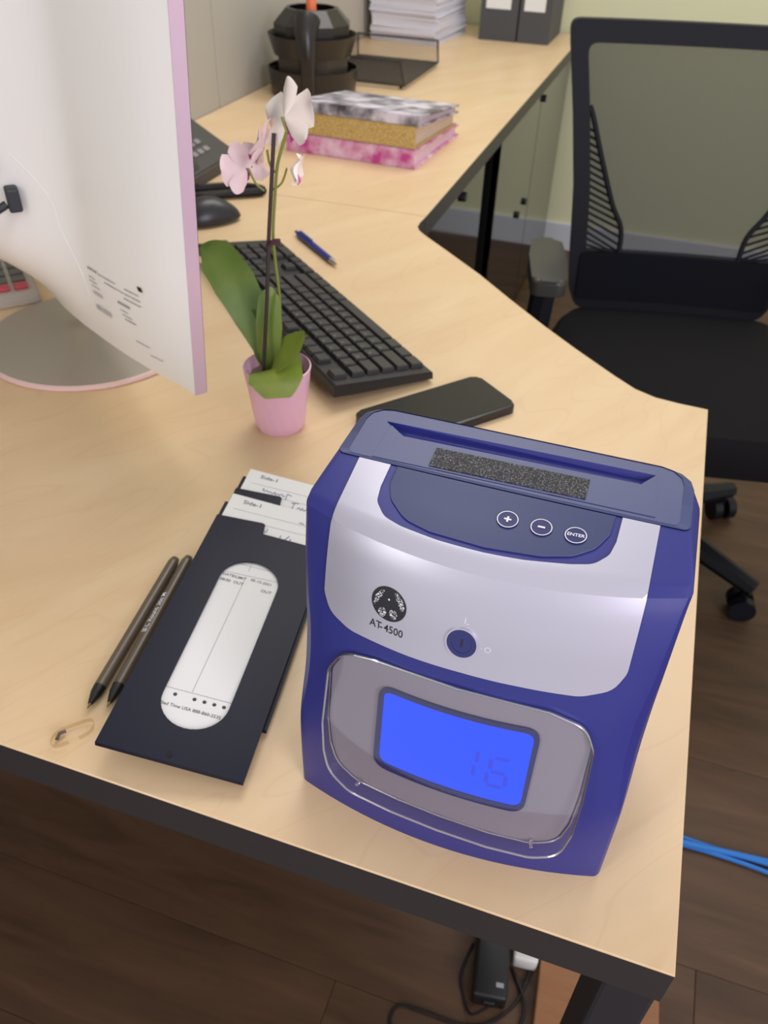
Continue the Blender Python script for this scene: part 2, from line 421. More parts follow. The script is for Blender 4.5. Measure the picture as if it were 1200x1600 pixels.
# cabinets below the return
def cabinet(y0, y1, label, doors, knobs):
    c = empty('storage_cabinet', (-0.5, (y0+y1)/2, 0)); tag(c, label, 'cabinet', 'glossy cabinets under the return desk')
    L = y1-y0
    bm = bm_new(); box(bm, (-0.29, 0, 0.03+0.66/2), (0.56, L, 0.655), 0.003); obj('body', bm, 'cab_gap', c)
    bm = bm_new(); box(bm, (-0.29, 0, 0.0155), (0.54, L-0.02, 0.029)); obj('plinth', bm, 'cab_gap', c)
    n = doors
    for i in range(n):
        ya = -L/2 + L*i/n; yb = -L/2 + L*(i+1)/n
        bm = bm_new(); box(bm, (-0.001, (ya+yb)/2, 0.03+0.655/2), (0.018, yb-ya-0.005, 0.65), 0.002); dd = obj('door', bm, 'cab', c)
        for (ky, kz) in knobs:
            if ya < ky-(y0+y1)/2 < yb:
                bm = bm_new(); tube(bm, [(0.008, ky-(y0+y1)/2, kz), (0.016, ky-(y0+y1)/2, kz)], 0.010, 14); obj('lock', bm, 'print_black', dd)
    return c
cabinet(1.16, 1.67, 'glossy dark cabinet under the return desk, nearer the corner', 1, [(1.466, 0.645)])
cabinet(1.84, 2.94, 'glossy dark cabinet under the return desk, nearer the back wall', 2, [(2.31, 0.375), (2.42, 0.640), (2.20, 0.37)])

# ================================================================== TIME CLOCK (the big blue machine)
PROF = np.array([(.029, .000, .0978, 1.56, .004), (.0305, .03, .0985, 1.58, .004), (.033, .06, .0993, 1.65, .005), (.040, .10, .1, 1.75, .014),
    (.0445, .125, .1007, 1.85, .015), (.050, .15, .1012, 1.95, .010), (.0565, .178, .1020, 2.05, .006), (.0606, .191, .1028, 2.1, .005), (.0642, .1988, .1036, 2.1, .004),
    (.0732, .2028, .1026, 1.75, .003), (.09, .2063, .1008, 1.1, .003), (.106, .2096, .0990, .5, .003), (.119, .2125, .0972, .12, .003)])
DT = np.r_[0, np.cumsum(np.hypot(np.diff(PROF[:, 0]), np.diff(PROF[:, 1])))]
TMAX = float(DT[-1])
KNEE, BROW = 8, 9                               # crisp creases of the face
def prof(t):
    i = int(np.clip(np.searchsorted(DT, t)-1, 0, len(DT)-2)); h = DT[i+1]-DT[i]; s = (t-DT[i])/h
    def tan(j):
        if j == 0: return (PROF[1]-PROF[0])/(DT[1]-DT[0])
        if j in (KNEE, BROW): return (PROF[i+1]-PROF[i])/(DT[i+1]-DT[i])
        if j == len(DT)-1: return (PROF[j]-PROF[j-1])/(DT[j]-DT[j-1])
        a = (PROF[j]-PROF[j-1])/(DT[j]-DT[j-1]); b = (PROF[j+1]-PROF[j])/(DT[j+1]-DT[j]); ha = DT[j]-DT[j-1]; hb = DT[j+1]-DT[j]
        return (a*hb+b*ha)/(ha+hb)
    return (2*s**3-3*s*s+1)*PROF[i]+(s**3-2*s*s+s)*h*tan(i)+(-2*s**3+3*s*s)*PROF[i+1]+(s**3-s*s)*h*tan(i+1)
Y0 = 0.11                                       # depth of the machine's own origin
def fs(x, t, off=0.0):
    """front face of the machine: x across, t up the face and over the brow, off outwards"""
    def raw(x, t):
        y, z, w, k, c = prof(t); return np.array((x, y+k*x*x-Y0, z))
    p = raw(x, t)
    if off:
        e = 1e-4; n = np.cross(raw(x+e, t)-raw(x-e, t), raw(x, t+e)-raw(x, t-e)); n /= np.linalg.norm(n)
        p = p+n*off
    return Vector((p[0]-0.02*p[2], p[1], p[2]))
tcl = empty('time_clock', (-0.1445, Y0, D), -0.010)
tag(tcl, 'blue and silver electronic time clock with glowing blue display', 'time clock')
YB = 0.170-Y0
def slice_pts(t, inset=0.0):
    y, z, w, k, c = prof(t); w -= inset; L = []
    n = 22; xe = w-c
    for i in range(n+1):
        x = -xe+2*xe*i/n; L.append((x, y+k*x*x-Y0+inset, z))
    ye = y+k*xe*xe-Y0+inset
    for s in (0.33, 0.66, 1.0): L.append((xe+c*(1-(1-s)**1.6), ye+1.3*c*s**1.5, z))
    yb = YB-inset; L.append((w, (ye+1.3*c+yb-.014)/2, z)); L.append((w, yb-.014, z))
    for a in (30, 60, 90): L.append((w-.014+.014*math.cos(math.radians(a)), yb-.014+.014*math.sin(math.radians(a)), z))
    for a in (90, 120, 150, 180): L.append((-w+.014+.014*math.cos(math.radians(a)), yb-.014+.014*math.sin(math.radians(a)), z))
    L.append((-w, (ye+1.3*c+yb-.014)/2, z))
    for s in (1.0, 0.66, 0.33): L.append((-(xe+c*(1-(1-s)**1.6)), ye+1.3*c*s**1.5, z))
    return [Vector((p[0]-0.02*p[2], p[1], p[2])) for p in L]
bm = bm_new(); rings = []
TS = np.concatenate([np.linspace(DT[i_], DT[i_+1], 6)[:-1] for i_ in range(len(DT)-1)]+[[TMAX]])
for t in TS: rings.append([bm.verts.new(p) for p in slice_pts(float(t))])
for a, b in zip(rings[:-1], rings[1:]):
    n = len(a)
    for i in range(n): bm.faces.new((a[i], a[(i+1) % n], b[(i+1) % n], b[i]))
bm.faces.new(rings[0][::-1])
obj('housing', bm, 'blue', tcl, smooth=True, sharp=0.33)
# cap: starts at the seam
bm = bm_new(); rings = []
base_ring = slice_pts(TMAX)
yf = min(p.y for p in base_ring)
def cap_ring(side, back, front, dz, slope):
    R = []
    for p in base_ring:
        sx = p.x+0.02*p.z; x = sx*(1-side/0.0972); f = (p.y-yf)/(YB-yf)
        y = p.y+front*(1-f)-back*f
        R.append(Vector((x-0.02*p.z, y, p.z+dz+slope*f)))
    return R
CAPS = [(0.0005, 0.0, 0.0005, 0.0001, 0), (0.0, 0.0, 0.0, 0.0006, 0.0006), (0.0005, 0.0003, 0.0002, 0.0009, 0.0012), (0.0060, 0.0050, 0.0012, 0.0012, 0.0050)]
for c_ in CAPS: rings.append([bm.verts.new(p) for p in cap_ring(*c_)])
for a, b in zip(rings[:-1], rings[1:]):
    n = len(a)
    for i in range(n): bm.faces.new((a[i], a[(i+1) % n], b[(i+1) % n], b[i]))
top_out = [(p.x+0.02*p.z, p.y) for p in cap_ring(*CAPS[-1])]
CY = lambda y: y-Y0
SLOT = [(-0.0785, CY(0.1535)), (0.0760, CY(0.1565)), (0.0690, CY(0.1465)), (-0.0655, CY(0.1435))]
def cap_s(x, y, off=0.0):
    """top plane of the cap in machine coordinates"""
    f = (y-yf)/(YB-yf); z = 0.2125+0.0012+0.0050*f
    return Vector((x-0.02*z, y, z+off))
shell(bm, top_out, cap_s, 0.0, 0, [SLOT], 0.007)
bmesh.ops.remove_doubles(bm, verts=bm.verts[:], dist=2e-5)
obj('top_cover', bm, 'blue_top', tcl, smooth=True, sharp=0.2)
bm = bm_new()
PL = rounded([(-0.0765, CY(0.1215)), (0.0790, CY(0.1235)), (0.0765, CY(0.1632)), (-0.0745, CY(0.1612))], [0, 0, .006, .006])
shell(bm, PL, cap_s, 0.0004, 0.0006, [SLOT], 0.006); obj('slot_plate', bm, 'blue_top', tcl, smooth=True, sharp=0.5)
bm = bm_new()
top = [bm.verts.new(cap_s(x, y, 0.0004)) for x, y in SLOT]
bot = [bm.verts.new(cap_s(x*0.985, y*0.35+CY(0.1540)*0.65, -0.0035)) for x, y in SLOT]
for i in range(4): bm.faces.new((top[i], top[(i+1) % 4], bot[(i+1) % 4], bot[i]))
bm.faces.new(bot)
obj('card_slot', bm, 'blue', tcl)
bm = bm_new()
v = [cap_s(-0.0440, CY(0.1235), 0.0010), cap_s(0.0425, CY(0.1248), 0.0010), cap_s(0.0425, CY(0.1405), 0.0010), cap_s(-0.0440, CY(0.1392), 0.0010)]
lowv = [p-Vector((0, 0, 0.0006)) for p in v]
vv = [bm.verts.new(p) for p in v]; lv = [bm.verts.new(p) for p in lowv]
bm.faces.new(vv)
for i in range(4): bm.faces.new((vv[i], vv[(i+1) % 4], lv[(i+1) % 4], lv[i]))
o = obj('cover_tape', bm, 'strip', tcl); o['label'] = 'speckled black tape strip beside the card slot'
# silver faceplate, U-shaped round the control panel
T1 = TMAX-0.0007; CREASES = (float(DT[KNEE]), float(DT[BROW]))
sil = ([(-0.0832, T1), (-0.0838, 0.210), (-0.0840, 0.160), (-0.0795, 0.1492), (-0.066, 0.1440), (-0.03, 0.1440), (0, 0.1447), (0.03, 0.1445), (0.062, 0.1437), (0.0770, 0.1490), (0.0818, 0.160), (0.0818, 0.210), (0.0822, T1)]
       + [(0.0632, T1), (0.0625, 0.240), (0.0605, 0.2295), (0.0540, 0.2215), (0.043, 0.2192), (0.02, 0.2165), (0, 0.2155), (-0.025, 0.2153), (-0.046, 0.2165), (-0.0565, 0.2190), (-0.0635, 0.2280), (-0.0648, 0.240), (-0.0645, T1)])
sil = rounded(sil, [0, 0, .012, .012, .02, 0, 0, 0, .02, .012, .012, 0, 0, 0, .01, .01, .01, .02, 0, 0, 0, .02, .01, .01, .01, 0], 4)
bm = bm_new(); shell(bm, sil, fs, 0.0010, 0.0014, (), 0.0042, CREASES)
face = obj('faceplate', bm, 'silver', tcl, smooth=True, sharp=0.33)
pan = [(-0.0605, T1), (-0.0607, 0.245), (-0.0565, 0.2330), (-0.0455, 0.2224), (-0.030, 0.2195), (0, 0.2191), (0.028, 0.2212), (0.043, 0.2250), (0.0535, 0.2330), (0.0588, 0.245), (0.0595, T1)]
pan = rounded(pan, [0, .01, .012, .015, .02, 0, .02, .015, .012, .01, 0], 4)
bm = bm_new(); shell(bm, pan, fs, 0.0007, 0.0012, (), 0.0045)
cp = obj('control_panel', bm, 'blue_panel', tcl, smooth=True, sharp=0.6)
bm = bm_new(); tube(bm, [fs(x, t, 0.0007) for x, t in pan], 0.00022, 5); obj('panel_edge', bm, 'blue', cp)
def disc_on(bm, cx, ct, r, off, depth, n=28, hole=None, sx=1.0):
    out = [(cx+r*sx*math.cos(2*PI*i/n), ct+r*math.sin(2*PI*i/n)) for i in range(n)]
    hs = [[(cx+hole*sx*math.cos(2*PI*i/n), ct+hole*math.sin(2*PI*i/n)) for i in range(n)]] if hole else []
    shell(bm, out, fs, off, depth, hs, r*0.45)
def print_on(bm, body, size, cx, ct, off, rot=0.0, bold=0.0, sx=1.0):
    v, f = text_geo(body, size, 'CENTER', bold)
    c, s = math.cos(rot), math.sin(rot)
    add_geo(bm, v, f, lambda p: fs(cx+(c*p[0]-s*p[1])*sx, ct+(s*p[0]+c*p[1]), off))
for (bx, bt, gl, sz) in ((0.0066, 0.2400, '+', 0.0085), (0.0244, 0.2397, '-', 0.011), (0.0422, 0.2390, 'ENTER', 0.0030)):
    bm = bm_new(); disc_on(bm, bx, bt, 0.0058, 0.0013, 0.0010); b_ = obj('button', bm, 'blue_dark', tcl, smooth=True, sharp=0.6)
    bm = bm_new(); disc_on(bm, bx, bt, 0.0056, 0.00145, 0, 32, 0.0051); obj('button_ring', bm, 'print_white', b_)
    bm = bm_new()
    if gl == 'ENTER': print_on(bm, gl, sz, bx, bt, 0.00155, 0, 0.00006)
    else:
        for (hw, hh) in (((0.0019, 0.00055), (0.00055, 0.0019)) if gl == '+' else ((0.0019, 0.0006),)):
            add_geo(bm, [(-hw, -hh, 0), (hw, -hh, 0), (hw, hh, 0), (-hw, hh, 0)], [(0, 1, 2, 3)], lambda p: fs(bx+p[0], bt+p[1], 0.00155))
    obj('button_print', bm, 'print_white', b_)
# emblem and model lettering
EX, ET, ER = -0.0436, 0.1713, 0.0102
bm = bm_new(); disc_on(bm, EX, ET, ER, 0.00125, 0.0004, 36); emb = obj('emblem', bm, 'print_black', tcl)
bm = bm_new()
for pl in ([(-.25, .85), (-.54, .69), (-.82, .28), (-.93, -.22), (-.84, -.36), (-.7, -.15), (-.46, .32)], [(.25, .91), (.57, .8), (.83, .48), (.95, .12), (.83, -.21), (.65, .08), (.41, .5)],
           [(-.51, -.4), (-.18, -.22), (-.08, -.57), (-.19, -.91), (-.42, -.90), (-.61, -.69)], [(.1, -.27), (.43, -.22), (.58, -.46), (.5, -.78), (.28, -.86), (.1, -.62)]):
    pl = rounded(pl, 0.15, 3)
    shell(bm, [(EX+a*ER*0.95, ET+b*ER*0.95) for a, b in pl], fs, 0.00135, 0, (), 0.003)
obj('emblem_engraving', bm, 'logo_speck', emb)
bm = bm_new()
for a, b in ((-.62, .38), (.68, .3), (-.2, -.55), (.2, -.55), (0, .3)): disc_on(bm, EX+a*ER, ET+b*ER, 0.0006, 0.00145, 0, 8)
obj('emblem_dots', bm, 'print_white', emb)
bm = bm_new(); print_on(bm, 'AT', 0.0066, -0.0502, 0.1558, 0.0012, 0.0, 0.00003, 0.86); print_on(bm, '-', 0.0066, -0.04685, 0.1558, 0.0012, 0.0, 0.00003, 0.9); print_on(bm, '4500', 0.0066, -0.0395, 0.1558, 0.0012, 0.0, 0.00003, 0.86); obj('model_lettering', bm, 'print_black', face)
# key lock
KX, KT = -0.0018, 0.1633
bm = bm_new(); disc_on(bm, KX, KT, 0.0094, 0.0020, 0.0012, 36, 0.0085, 0.93); lk = obj('lock_ring', bm, 'silver', tcl, smooth=True, sharp=0.5)
bm = bm_new(); disc_on(bm, KX, KT, 0.0087, 0.0016, 0.0008, 36, 0.0060, 0.93); obj('lock_collar', bm, 'key_blue', lk)
bm = bm_new(); disc_on(bm, KX, KT, 0.0061, 0.0013, 0.0004, 32, None, 0.93); obj('lock_core', bm, 'key_blue', lk)
bm = bm_new(); add_geo(bm, [(-.0005, -.0024, 0), (.0005, -.0024, 0), (.0005, .0024, 0), (-.0005, .0024, 0)], [(0, 1, 2, 3)], lambda p: fs(KX+p[0], KT+p[1], 0.0015)); obj('keyhole', bm, 'print_black', lk)
bm = bm_new(); print_on(bm, 'I', 0.0050, KX+0.0002, KT+0.0137, 0.0012); print_on(bm, '-', 0.0050, KX+0.0017, KT+0.0127, 0.0012)
disc_on(bm, KX+0.0137, KT-0.0001, 0.0017, 0.0012, 0, 18, 0.0013); disc_on(bm, KX+0.0105, KT+0.0001, 0.0003, 0.0012, 0, 8); obj('lock_marks', bm, 'print_white', lk)
# display window
cov = [(-0.0762, 0.075), (-0.0735, 0.0560), (-0.0690, 0.0420), (-0.055, 0.0345), (-0.028, 0.0340), (0, 0.0330), (0.029, 0.0305), (0.054, 0.0290), (0.0680, 0.0340), (0.0728, 0.0520), (0.0745, 0.075), (0.0745, 0.110), (0.0685, 0.1245), (0.048, 0.1322), (0.0, 0.1344), (-0.048, 0.1332), (-0.068, 0.1284), (-0.0762, 0.1130)]
cov = rounded(cov, 0.016, 6)
shrink = lambda L, s: [(x*s, 0.073+(t-0.073)*s) for x, t in L]
bm = bm_new(); shell(bm, shrink(cov, 0.99), fs, 0.0006, 0.0008, (), 0.005); plt = obj('display_plate', bm, 'plate', tcl, smooth=True, sharp=0.6)
fr = rounded([(-0.0440, 0.0575), (0.046, 0.0555), (0.0470, 0.1190), (-0.0440, 0.1190)], [.009]*4, 6)
lc = rounded([(-0.0407, 0.0622), (0.0438, 0.0598), (0.0440, 0.1158), (-0.0410, 0.1160)], [.006]*4, 6)
bm = bm_new(); shell(bm, fr, fs, 0.0022, 0.002, [lc], 0.006); obj('display_frame', bm, 'blue_dark', tcl, smooth=True, sharp=0.6)
bm = bm_new(); shell(bm, lc, fs, 0.0012, 0.0006, (), 0.006); scr = obj('display', bm, 'lcd', tcl, smooth=True, sharp=0.6); scr['label'] = 'glowing blue liquid crystal display'
def seg7(bm, ch, cx, ct, w, h, th):
    S = {'a': (0, h/2, 1), 'g': (0, 0, 1), 'd': (0, -h/2, 1), 'f': (-w/2, h/4, 0), 'b': (w/2, h/4, 0), 'e': (-w/2, -h/4, 0), 'c': (w/2, -h/4, 0)}
    for s in {'1': 'bc', '6': 'acdefg', '8': 'abcdefg', 'd': 'bcdeg'}[ch]:
        x, t, hz = S[s]; a, b = (w/2-th*0.6, th/2) if hz else (th/2, h/4-th*0.6)
        q = [(-a, -b), (a, -b), (a, b), (-a, b)]
        add_geo(bm, [(p[0], p[1], 0) for p in q], [(0, 1, 2, 3)], lambda p: fs(cx+x+p[0]+0.10*(t), ct+t+p[1], 0.0014))
bm = bm_new(); seg7(bm, '1', 0.0105, 0.0855, 0.010, 0.021, 0.0024); seg7(bm, '6', 0.0285, 0.0825, 0.0105, 0.021, 0.0024); obj('display_digits', bm, 'lcd_seg', scr)
hump = lambda x, t: 0.0018+0.0090*max(0.0, min(1.0, (0.134-t)/0.100))**1.1
bm = bm_new(); shell(bm, cov, fs, hump, hump, (), 0.006); cv = obj('clear_cover', bm, 'clear', tcl, smooth=True, sharp=0.6); cv['label'] = 'clear plastic window over the display'
bm = bm_new(); tube(bm, [fs(x, t, hump(x, t)) for x, t in cov+cov[:1]], 0.0007, 6, False); obj('cover_edge', bm, 'clear_rim', cv)
bm = bm_new(); tube(bm, [fs(x, t, 0.0012) for x, t in cov+cov[:1]], 0.0006, 6, False); obj('cover_edge', bm, 'clear_rim', cv)
for q in ((-0.0523, 0.0365), (0.0540, 0.0320)):
    bm = bm_new(); tube(bm, [fs(q[0], q[1], 0.0012), fs(q[0], q[1], 0.006)], 0.0011, 8); obj('cover_pin', bm, 'clear_rim', cv)

# ================================================================== TIME CARD FOLDERS, CARDS
FR = (0.0080, 0.1596, 0.1433)                   # pitch, roll, yaw of the upper folder
FM = Matrix.Rotation(FR[2], 3, 'Z') @ Matrix.Rotation(FR[0], 3, 'X') @ Matrix.Rotation(FR[1], 3, 'Y')
FE = FM.to_euler()
def folder(loc, label):
    f = empty('card_folder', loc, rot=FE); tag(f, label, 'folder', 'time card folders')
    w = 0.100; th = 0.0008
    front = [(0, 0), (w, 0), (w, 0.2265), (0.0445, 0.2265), (0.0435, 0.229), (0.0425, 0.238), (0.040, 0.2395), (0, 0.2355)]
    oval = [(0.0497+0.0237*math.cos(a), 0.1680+0.0237*math.sin(a)) for a in np.linspace(0, PI, 17)] + [(0.0497+0.0237*math.cos(a), 0.0505+0.0237*math.sin(a)) for a in np.linspace(PI, 2*PI, 17)]
    bm = bm_new(); shell(bm, front, lambda x, y, o: Vector((x, y, o)), 0.0, th, [oval], 0.012); obj('front_cover', bm, 'folder', f)
    bm = bm_new(); prism(bm, [(0, 0), (w, 0), (w, 0.2575), (0, 0.2575)], -0.0038, -0.0030); obj('back_cover', bm, 'folder', f)
    bm = bm_new(); box(bm, (0.0012, 0.118, -0.0019), (0.0024, 0.236, 0.0022)); obj('side_seam', bm, 'folder', f)
    bm = bm_new(); box(bm, (w-0.0012, 0.113, -0.0019), (0.0024, 0.226, 0.0022)); obj('side_seam', bm, 'folder', f)
    bm = bm_new(); box(bm, (w/2, 0.0012, -0.0019), (w-0.006, 0.0024, 0.0022)); obj('bottom_seam', bm, 'folder', f)
    return f
FA = Vector((-0.3719, 0.0090, 0.0255+D))
offB = FM @ Vector((0.0025, 0.0445, -0.0044))
FB = FA + offB
f1 = folder(FA, 'dark folder with oval window lying uppermost beside the time clock')
bm = bm_new(); tube(bm, [(0.0481, 0.0055, -0.0002), (0.0481, 0.0055, 0.0003)], 0.0022, 14); obj('eyelet', bm, 'cab_gap', f1)
f2 = folder(FB, 'dark folder lying underneath, its top edge peeping out behind the other')
def time_card(loc, label, hand):
    c = empty('time_card', loc, rot=FE); tag(c, label, 'card', 'time cards')
    bm = bm_new(); box(bm, (0.0475, 0.1360, 0), (0.088, 0.2620, 0.0005)); obj('sheet', bm, 'card', c)
    z = 0.0004
    def line(bm, x0, y0, x1, y1, w=0.00035):
        d = Vector((x1-x0, y1-y0)).normalized(); n = Vector((-d.y, d.x))*w/2
        bm.faces.new([bm.verts.new((x0-n.x, y0-n.y, z)), bm.verts.new((x1-n.x, y1-n.y, z)), bm.verts.new((x1+n.x, y1+n.y, z)), bm.verts.new((x0+n.x, y0+n.y, z))])
    def txt(bm, s, size, x, y, bold=0.0): v, f = text_geo(s, size, 'LEFT', bold); add_geo(bm, v, f, lambda p: Vector((x+p[0], y+p[1], z)))
    bm = bm_new()
    for y in (0.2480, 0.2365, 0.2250, 0.1850): line(bm, 0.010, y, 0.090, y+0.0015)
    line(bm, 0.0285, 0.1735, 0.0735, 0.1765); line(bm, 0.0445, 0.055, 0.0455, 0.1735); line(bm, 0.0455, 0.180, 0.0455, 0.190)
    line(bm, 0.020, 0.0540, 0.080, 0.0545)
    obj('rules', bm, 'print_grey', c)
    for body, sz, x, y in (('Side-1', 0.0070, 0.0155, 0.2595), ('Allied Time USA 888-860-2535', 0.0036, 0.0245, 0.0408), ('08:00  OUT', 0.0040, 0.0265, 0.1645), ('OUT', 0.0042, 0.0610, 0.1630),
                           ('DATE/LIMIT', 0.0038, 0.0268, 0.1705), ('05-15-2021', 0.0038, 0.0500, 0.1715), ('No. 4500', 0.0034, 0.0690, 0.2515)):
        bm = bm_new(); txt(bm, body, sz, x, y, 0.00004); obj('card_lettering', bm, 'print_black' if sz > 0.005 else 'print_dark', c)['kind'] = 'stuff'
    bm = bm_new()
    for x in (0.0341, 0.0481, 0.0553, 0.0624, 0.0694): tube(bm, [(x, 0.0497, 0.0002), (x, 0.0497, 0.0005)], 0.0014, 10)
    obj('punch_marks', bm, 'print_black', c)
    bm = bm_new()
    for st in hand:
        tube(bm, [(x, y, z+0.0001) for x, y in st], 0.00028, 4)
    obj('handwriting', bm, 'ink', c)
    return c
def scrawl(x, y, w, h, n, seed):
    r = random.Random(seed); P = []
    for i in range(n*4+1):
        P.append((x+w*i/(n*4)+r.uniform(-.3, .3)*h*.4, y+h*(0.5+0.5*math.sin(i*1.9+r.uniform(-.6, .6)))*r.uniform(.4, 1)))
    return P
handA = [scrawl(0.022, 0.2285, 0.024, 0.0055, 6, 3), [(0.058, 0.2215), (0.0585, 0.2300)], [(0.0605, 0.2205), (0.0655, 0.2320)], [(0.067, 0.2215), (0.0675, 0.2290)], scrawl(0.0690, 0.2220, 0.005, 0.006, 2, 8), [(0.0765, 0.2255), (0.0800, 0.2257)], [(0.0845, 0.2225), (0.0830, 0.2255), (0.0850, 0.2290)]]
handB = [scrawl(0.022, 0.2400, 0.022, 0.0050, 5, 5), [(0.046, 0.2365), (0.0455, 0.2450), (0.0500, 0.2440)], [(0.0545, 0.2275), (0.0550, 0.2355), (0.0520, 0.2350), (0.0590, 0.2362)], scrawl(0.0590, 0.2280, 0.018, 0.005, 4, 9)]
time_card(FA + FM @ Vector((0, 0.0018, -0.0020)), 'white time card showing through the oval window of the upper folder', handA)
time_card(FB + FM @ Vector((0, 0.0018, -0.0020)), 'white time card standing out farthest from the lower folder', handB)

# ================================================================== PENS
def ballpoint(loc, rotz, label, clip, text=None, rollx=0.0):
    p = empty('ballpoint_pen', loc, rotz); tag(p, label, 'pen', 'brown stick pens beside the folders')
    L = 0.160
    bm = bm_new(); tube(bm, [(0, -L*0.38, 0), (0, L*0.46, 0)], 0.0046, 12); obj('barrel', bm, 'pen_brown', p, smooth=True)
    bm = bm_new(); tube(bm, [(0, -L*0.38, 0), (0, -L*0.42, 0), (0, -L*0.475, 0)], [0.0047, 0.0042, 0.0018], 12); obj('nose_cone', bm, 'pen_black', p, smooth=True)
    bm = bm_new(); tube(bm, [(0, -L*0.475, 0), (0, -L*0.50, 0)], [0.0012, 0.0005], 8); obj('tip', bm, 'brass', p)
    bm = bm_new(); tube(bm, [(0, L*0.46, 0), (0, L*0.49, 0)], [0.0044, 0.0036], 10); obj('end_plug', bm, 'pen_brown' if not clip else 'pen_black', p)
    if text:
        bm = bm_new(); v, f = text_geo(text, 0.0060, 'CENTER', 0.00008)
        add_geo(bm, v, f, lambda q: Vector((-0.0048*math.sin(q[1]/0.0048+rollx), q[0]+0.010, 0.0048*math.cos(q[1]/0.0048+rollx))))
        obj('barrel_print', bm, 'print_white', p)
    return p
ballpoint((-0.4150, 0.1215, D+0.0050), 0.130, 'brown stick pen on the left, its black tip farther forward', False)
ballpoint((-0.4040, 0.1270, D+0.0050), 0.145, 'brown stick pen with white lettering half under the folder edge', False, 'BIC Round Stic M', 0.35)
tp = empty('clear_tape_curl', (-0.403, 0.022, D)); tag(tp, 'small curl of clear tape lying before the pen tips', 'tape')
bm = bm_new()
N = 26; rows = []
for i in range(N+1):
    a = 2*PI*i/N*0.93; rows.append([bm.verts.new((0.0075*math.cos(a)*(1+0.2*math.sin(2*a))+0.002*math.sin(a), 0.0150*math.sin(a), 0.0006+z+0.0016*(1+math.cos(a))*0.5)) for z in (0, 0.004)])
for a, b in zip(rows[:-1], rows[1:]): bm.faces.new((a[0], b[0], b[1], a[1]))
obj('strip', bm, clear_mat('tape_clear', (238, 228, 212), 0.2, 0.06, 0.35), tp, rot=(0, 0, -0.35), smooth=True)
bm = bm_new(); tube(bm, [(-0.0045, -0.010, 0.002), (-0.006, -0.006, 0.004), (-0.0055, -0.002, 0.003)], 0.0014, 6); obj('fold', bm, clear_mat('tape_fold', (150, 124, 96), 0.2, 0.2, 0.5), tp, rot=(0, 0, -0.35), smooth=True)

bp = empty('click_pen', (-0.577, 0.881, D+0.0055), math.atan2(0.832-0.930, 0.108)+PI/2); tag(bp, 'blue click pen lying beside the keyboard', 'pen')
bm = bm_new(); tube(bm, [(0, -0.052, 0), (0, 0.060, 0)], [0.0045, 0.0052], 12); obj('barrel', bm, 'pen_blue', bp, smooth=True)
bm = bm_new(); tube(bm, [(0, -0.052, 0), (0, -0.060, 0), (0, -0.070, 0)], [0.0046, 0.0036, 0.0012], 10); obj('tip', bm, 'chrome', bp, smooth=True)
bm = bm_new(); box(bm, (0, 0.035, 0.0062), (0.004, 0.042, 0.0016), 0.0006); obj('clip', bm, 'pen_blue', bp)
bm = bm_new(); tube(bm, [(0, 0.060, 0), (0, 0.072, 0)], 0.0025, 8); obj('push_button', bm, 'pen_blue', bp)

# ================================================================== KEYBOARD
KA = math.atan2(0.8653-0.5732, -0.6274+0.305)      # direction of the long side
kbe = empty('keyboard', (-0.305, 0.5732, D), KA)
tag(kbe, 'black full size computer keyboard with raised rear edge', 'keyboard')
KL, KW = 0.442, 0.127                             # local x along the length, local y from the user's edge to the back (towards the monitor)
# the user's edge is at local y = 0 and the rear edge at y = +KW
def kz(y): return 0.0135+0.014*y/KW
bm = bm_new()
prf = [(0, 0.004), (0.001, 0.0125), (0.004, 0.0140), (KW-0.003, 0.0275), (KW, 0.0255), (KW, 0.013), (KW-0.03, 0.010)]
e0 = [bm.verts.new((0, y, z)) for y, z in prf]; e1 = [bm.verts.new((KL, y, z)) for y, z in prf]
n = len(prf)
for i in range(n): bm.faces.new((e0[i], e0[(i+1) % n], e1[(i+1) % n], e1[i]))
bm.faces.new(e0[::-1]); bm.faces.new(e1)
obj('case', bm, 'kb', kbe)
for x in (0.03, KL-0.03):
    bm = bm_new(); box(bm, (x, KW-0.022, 0.0055), (0.025, 0.010, 0.011), 0.001); obj('foot', bm, 'kb', kbe)
    bm = bm_new(); box(bm, (x, 0.012, 0.0026), (0.02, 0.010, 0.0052), 0.001); obj('foot', bm, 'kb', kbe)
key_cache = {}
def key_mesh(w, d):
    k = (round(w, 4), round(d, 4))
    if k not in key_cache:
        bm = bm_new(); h = 0.0055; i = 0.0016
        lo = [(-w/2, -d/2), (w/2, -d/2), (w/2, d/2), (-w/2, d/2)]
        a = [bm.verts.new((x, y, 0)) for x, y in lo]
        s = lambda x, t: x-math.copysign(t, x)
        b = [bm.verts.new((s(x, i*.5), s(y, i*.5), h*.75)) for x, y in lo]; c = [bm.verts.new((s(x, i), s(y, i), h)) for x, y in lo]
        for p, q in ((a, b), (b, c)):
            for j in range(4): bm.faces.new((p[j], p[(j+1) % 4], q[(j+1) % 4], q[j]))
        bm.faces.new(c); bmesh.ops.recalc_face_normals(bm, faces=bm.faces[:])
        me = bpy.data.meshes.new('key'); bm.to_mesh(me); bm.free(); me.materials.append(M['key']); key_cache[k] = me
    return key_cache[k]
U = 0.0190
def key(x0, row_y, w, d=1.0):
    # x measured from the user's left end (local x small = near the camera)
    o = bpy.data.objects.new('key', key_mesh(w*U-0.0022, d*U-0.0024)); COL.objects.link(o); o.parent = kbe
    y = row_y; o.location = (x0+w*U/2, y, kz(y)+0.0004); o.rotation_euler = (math.atan(0.014/KW), 0, 0)
R0 = 0.0150; X0 = 0.0105
rows_ = [R0+U*i for i in range(5)]; fy = R0+U*5+0.0035
def run(start, y, ws):
    x = start
    for w in ws:
        if w < 0: x += -w*U; continue
        key(x, y, w); x += w*U
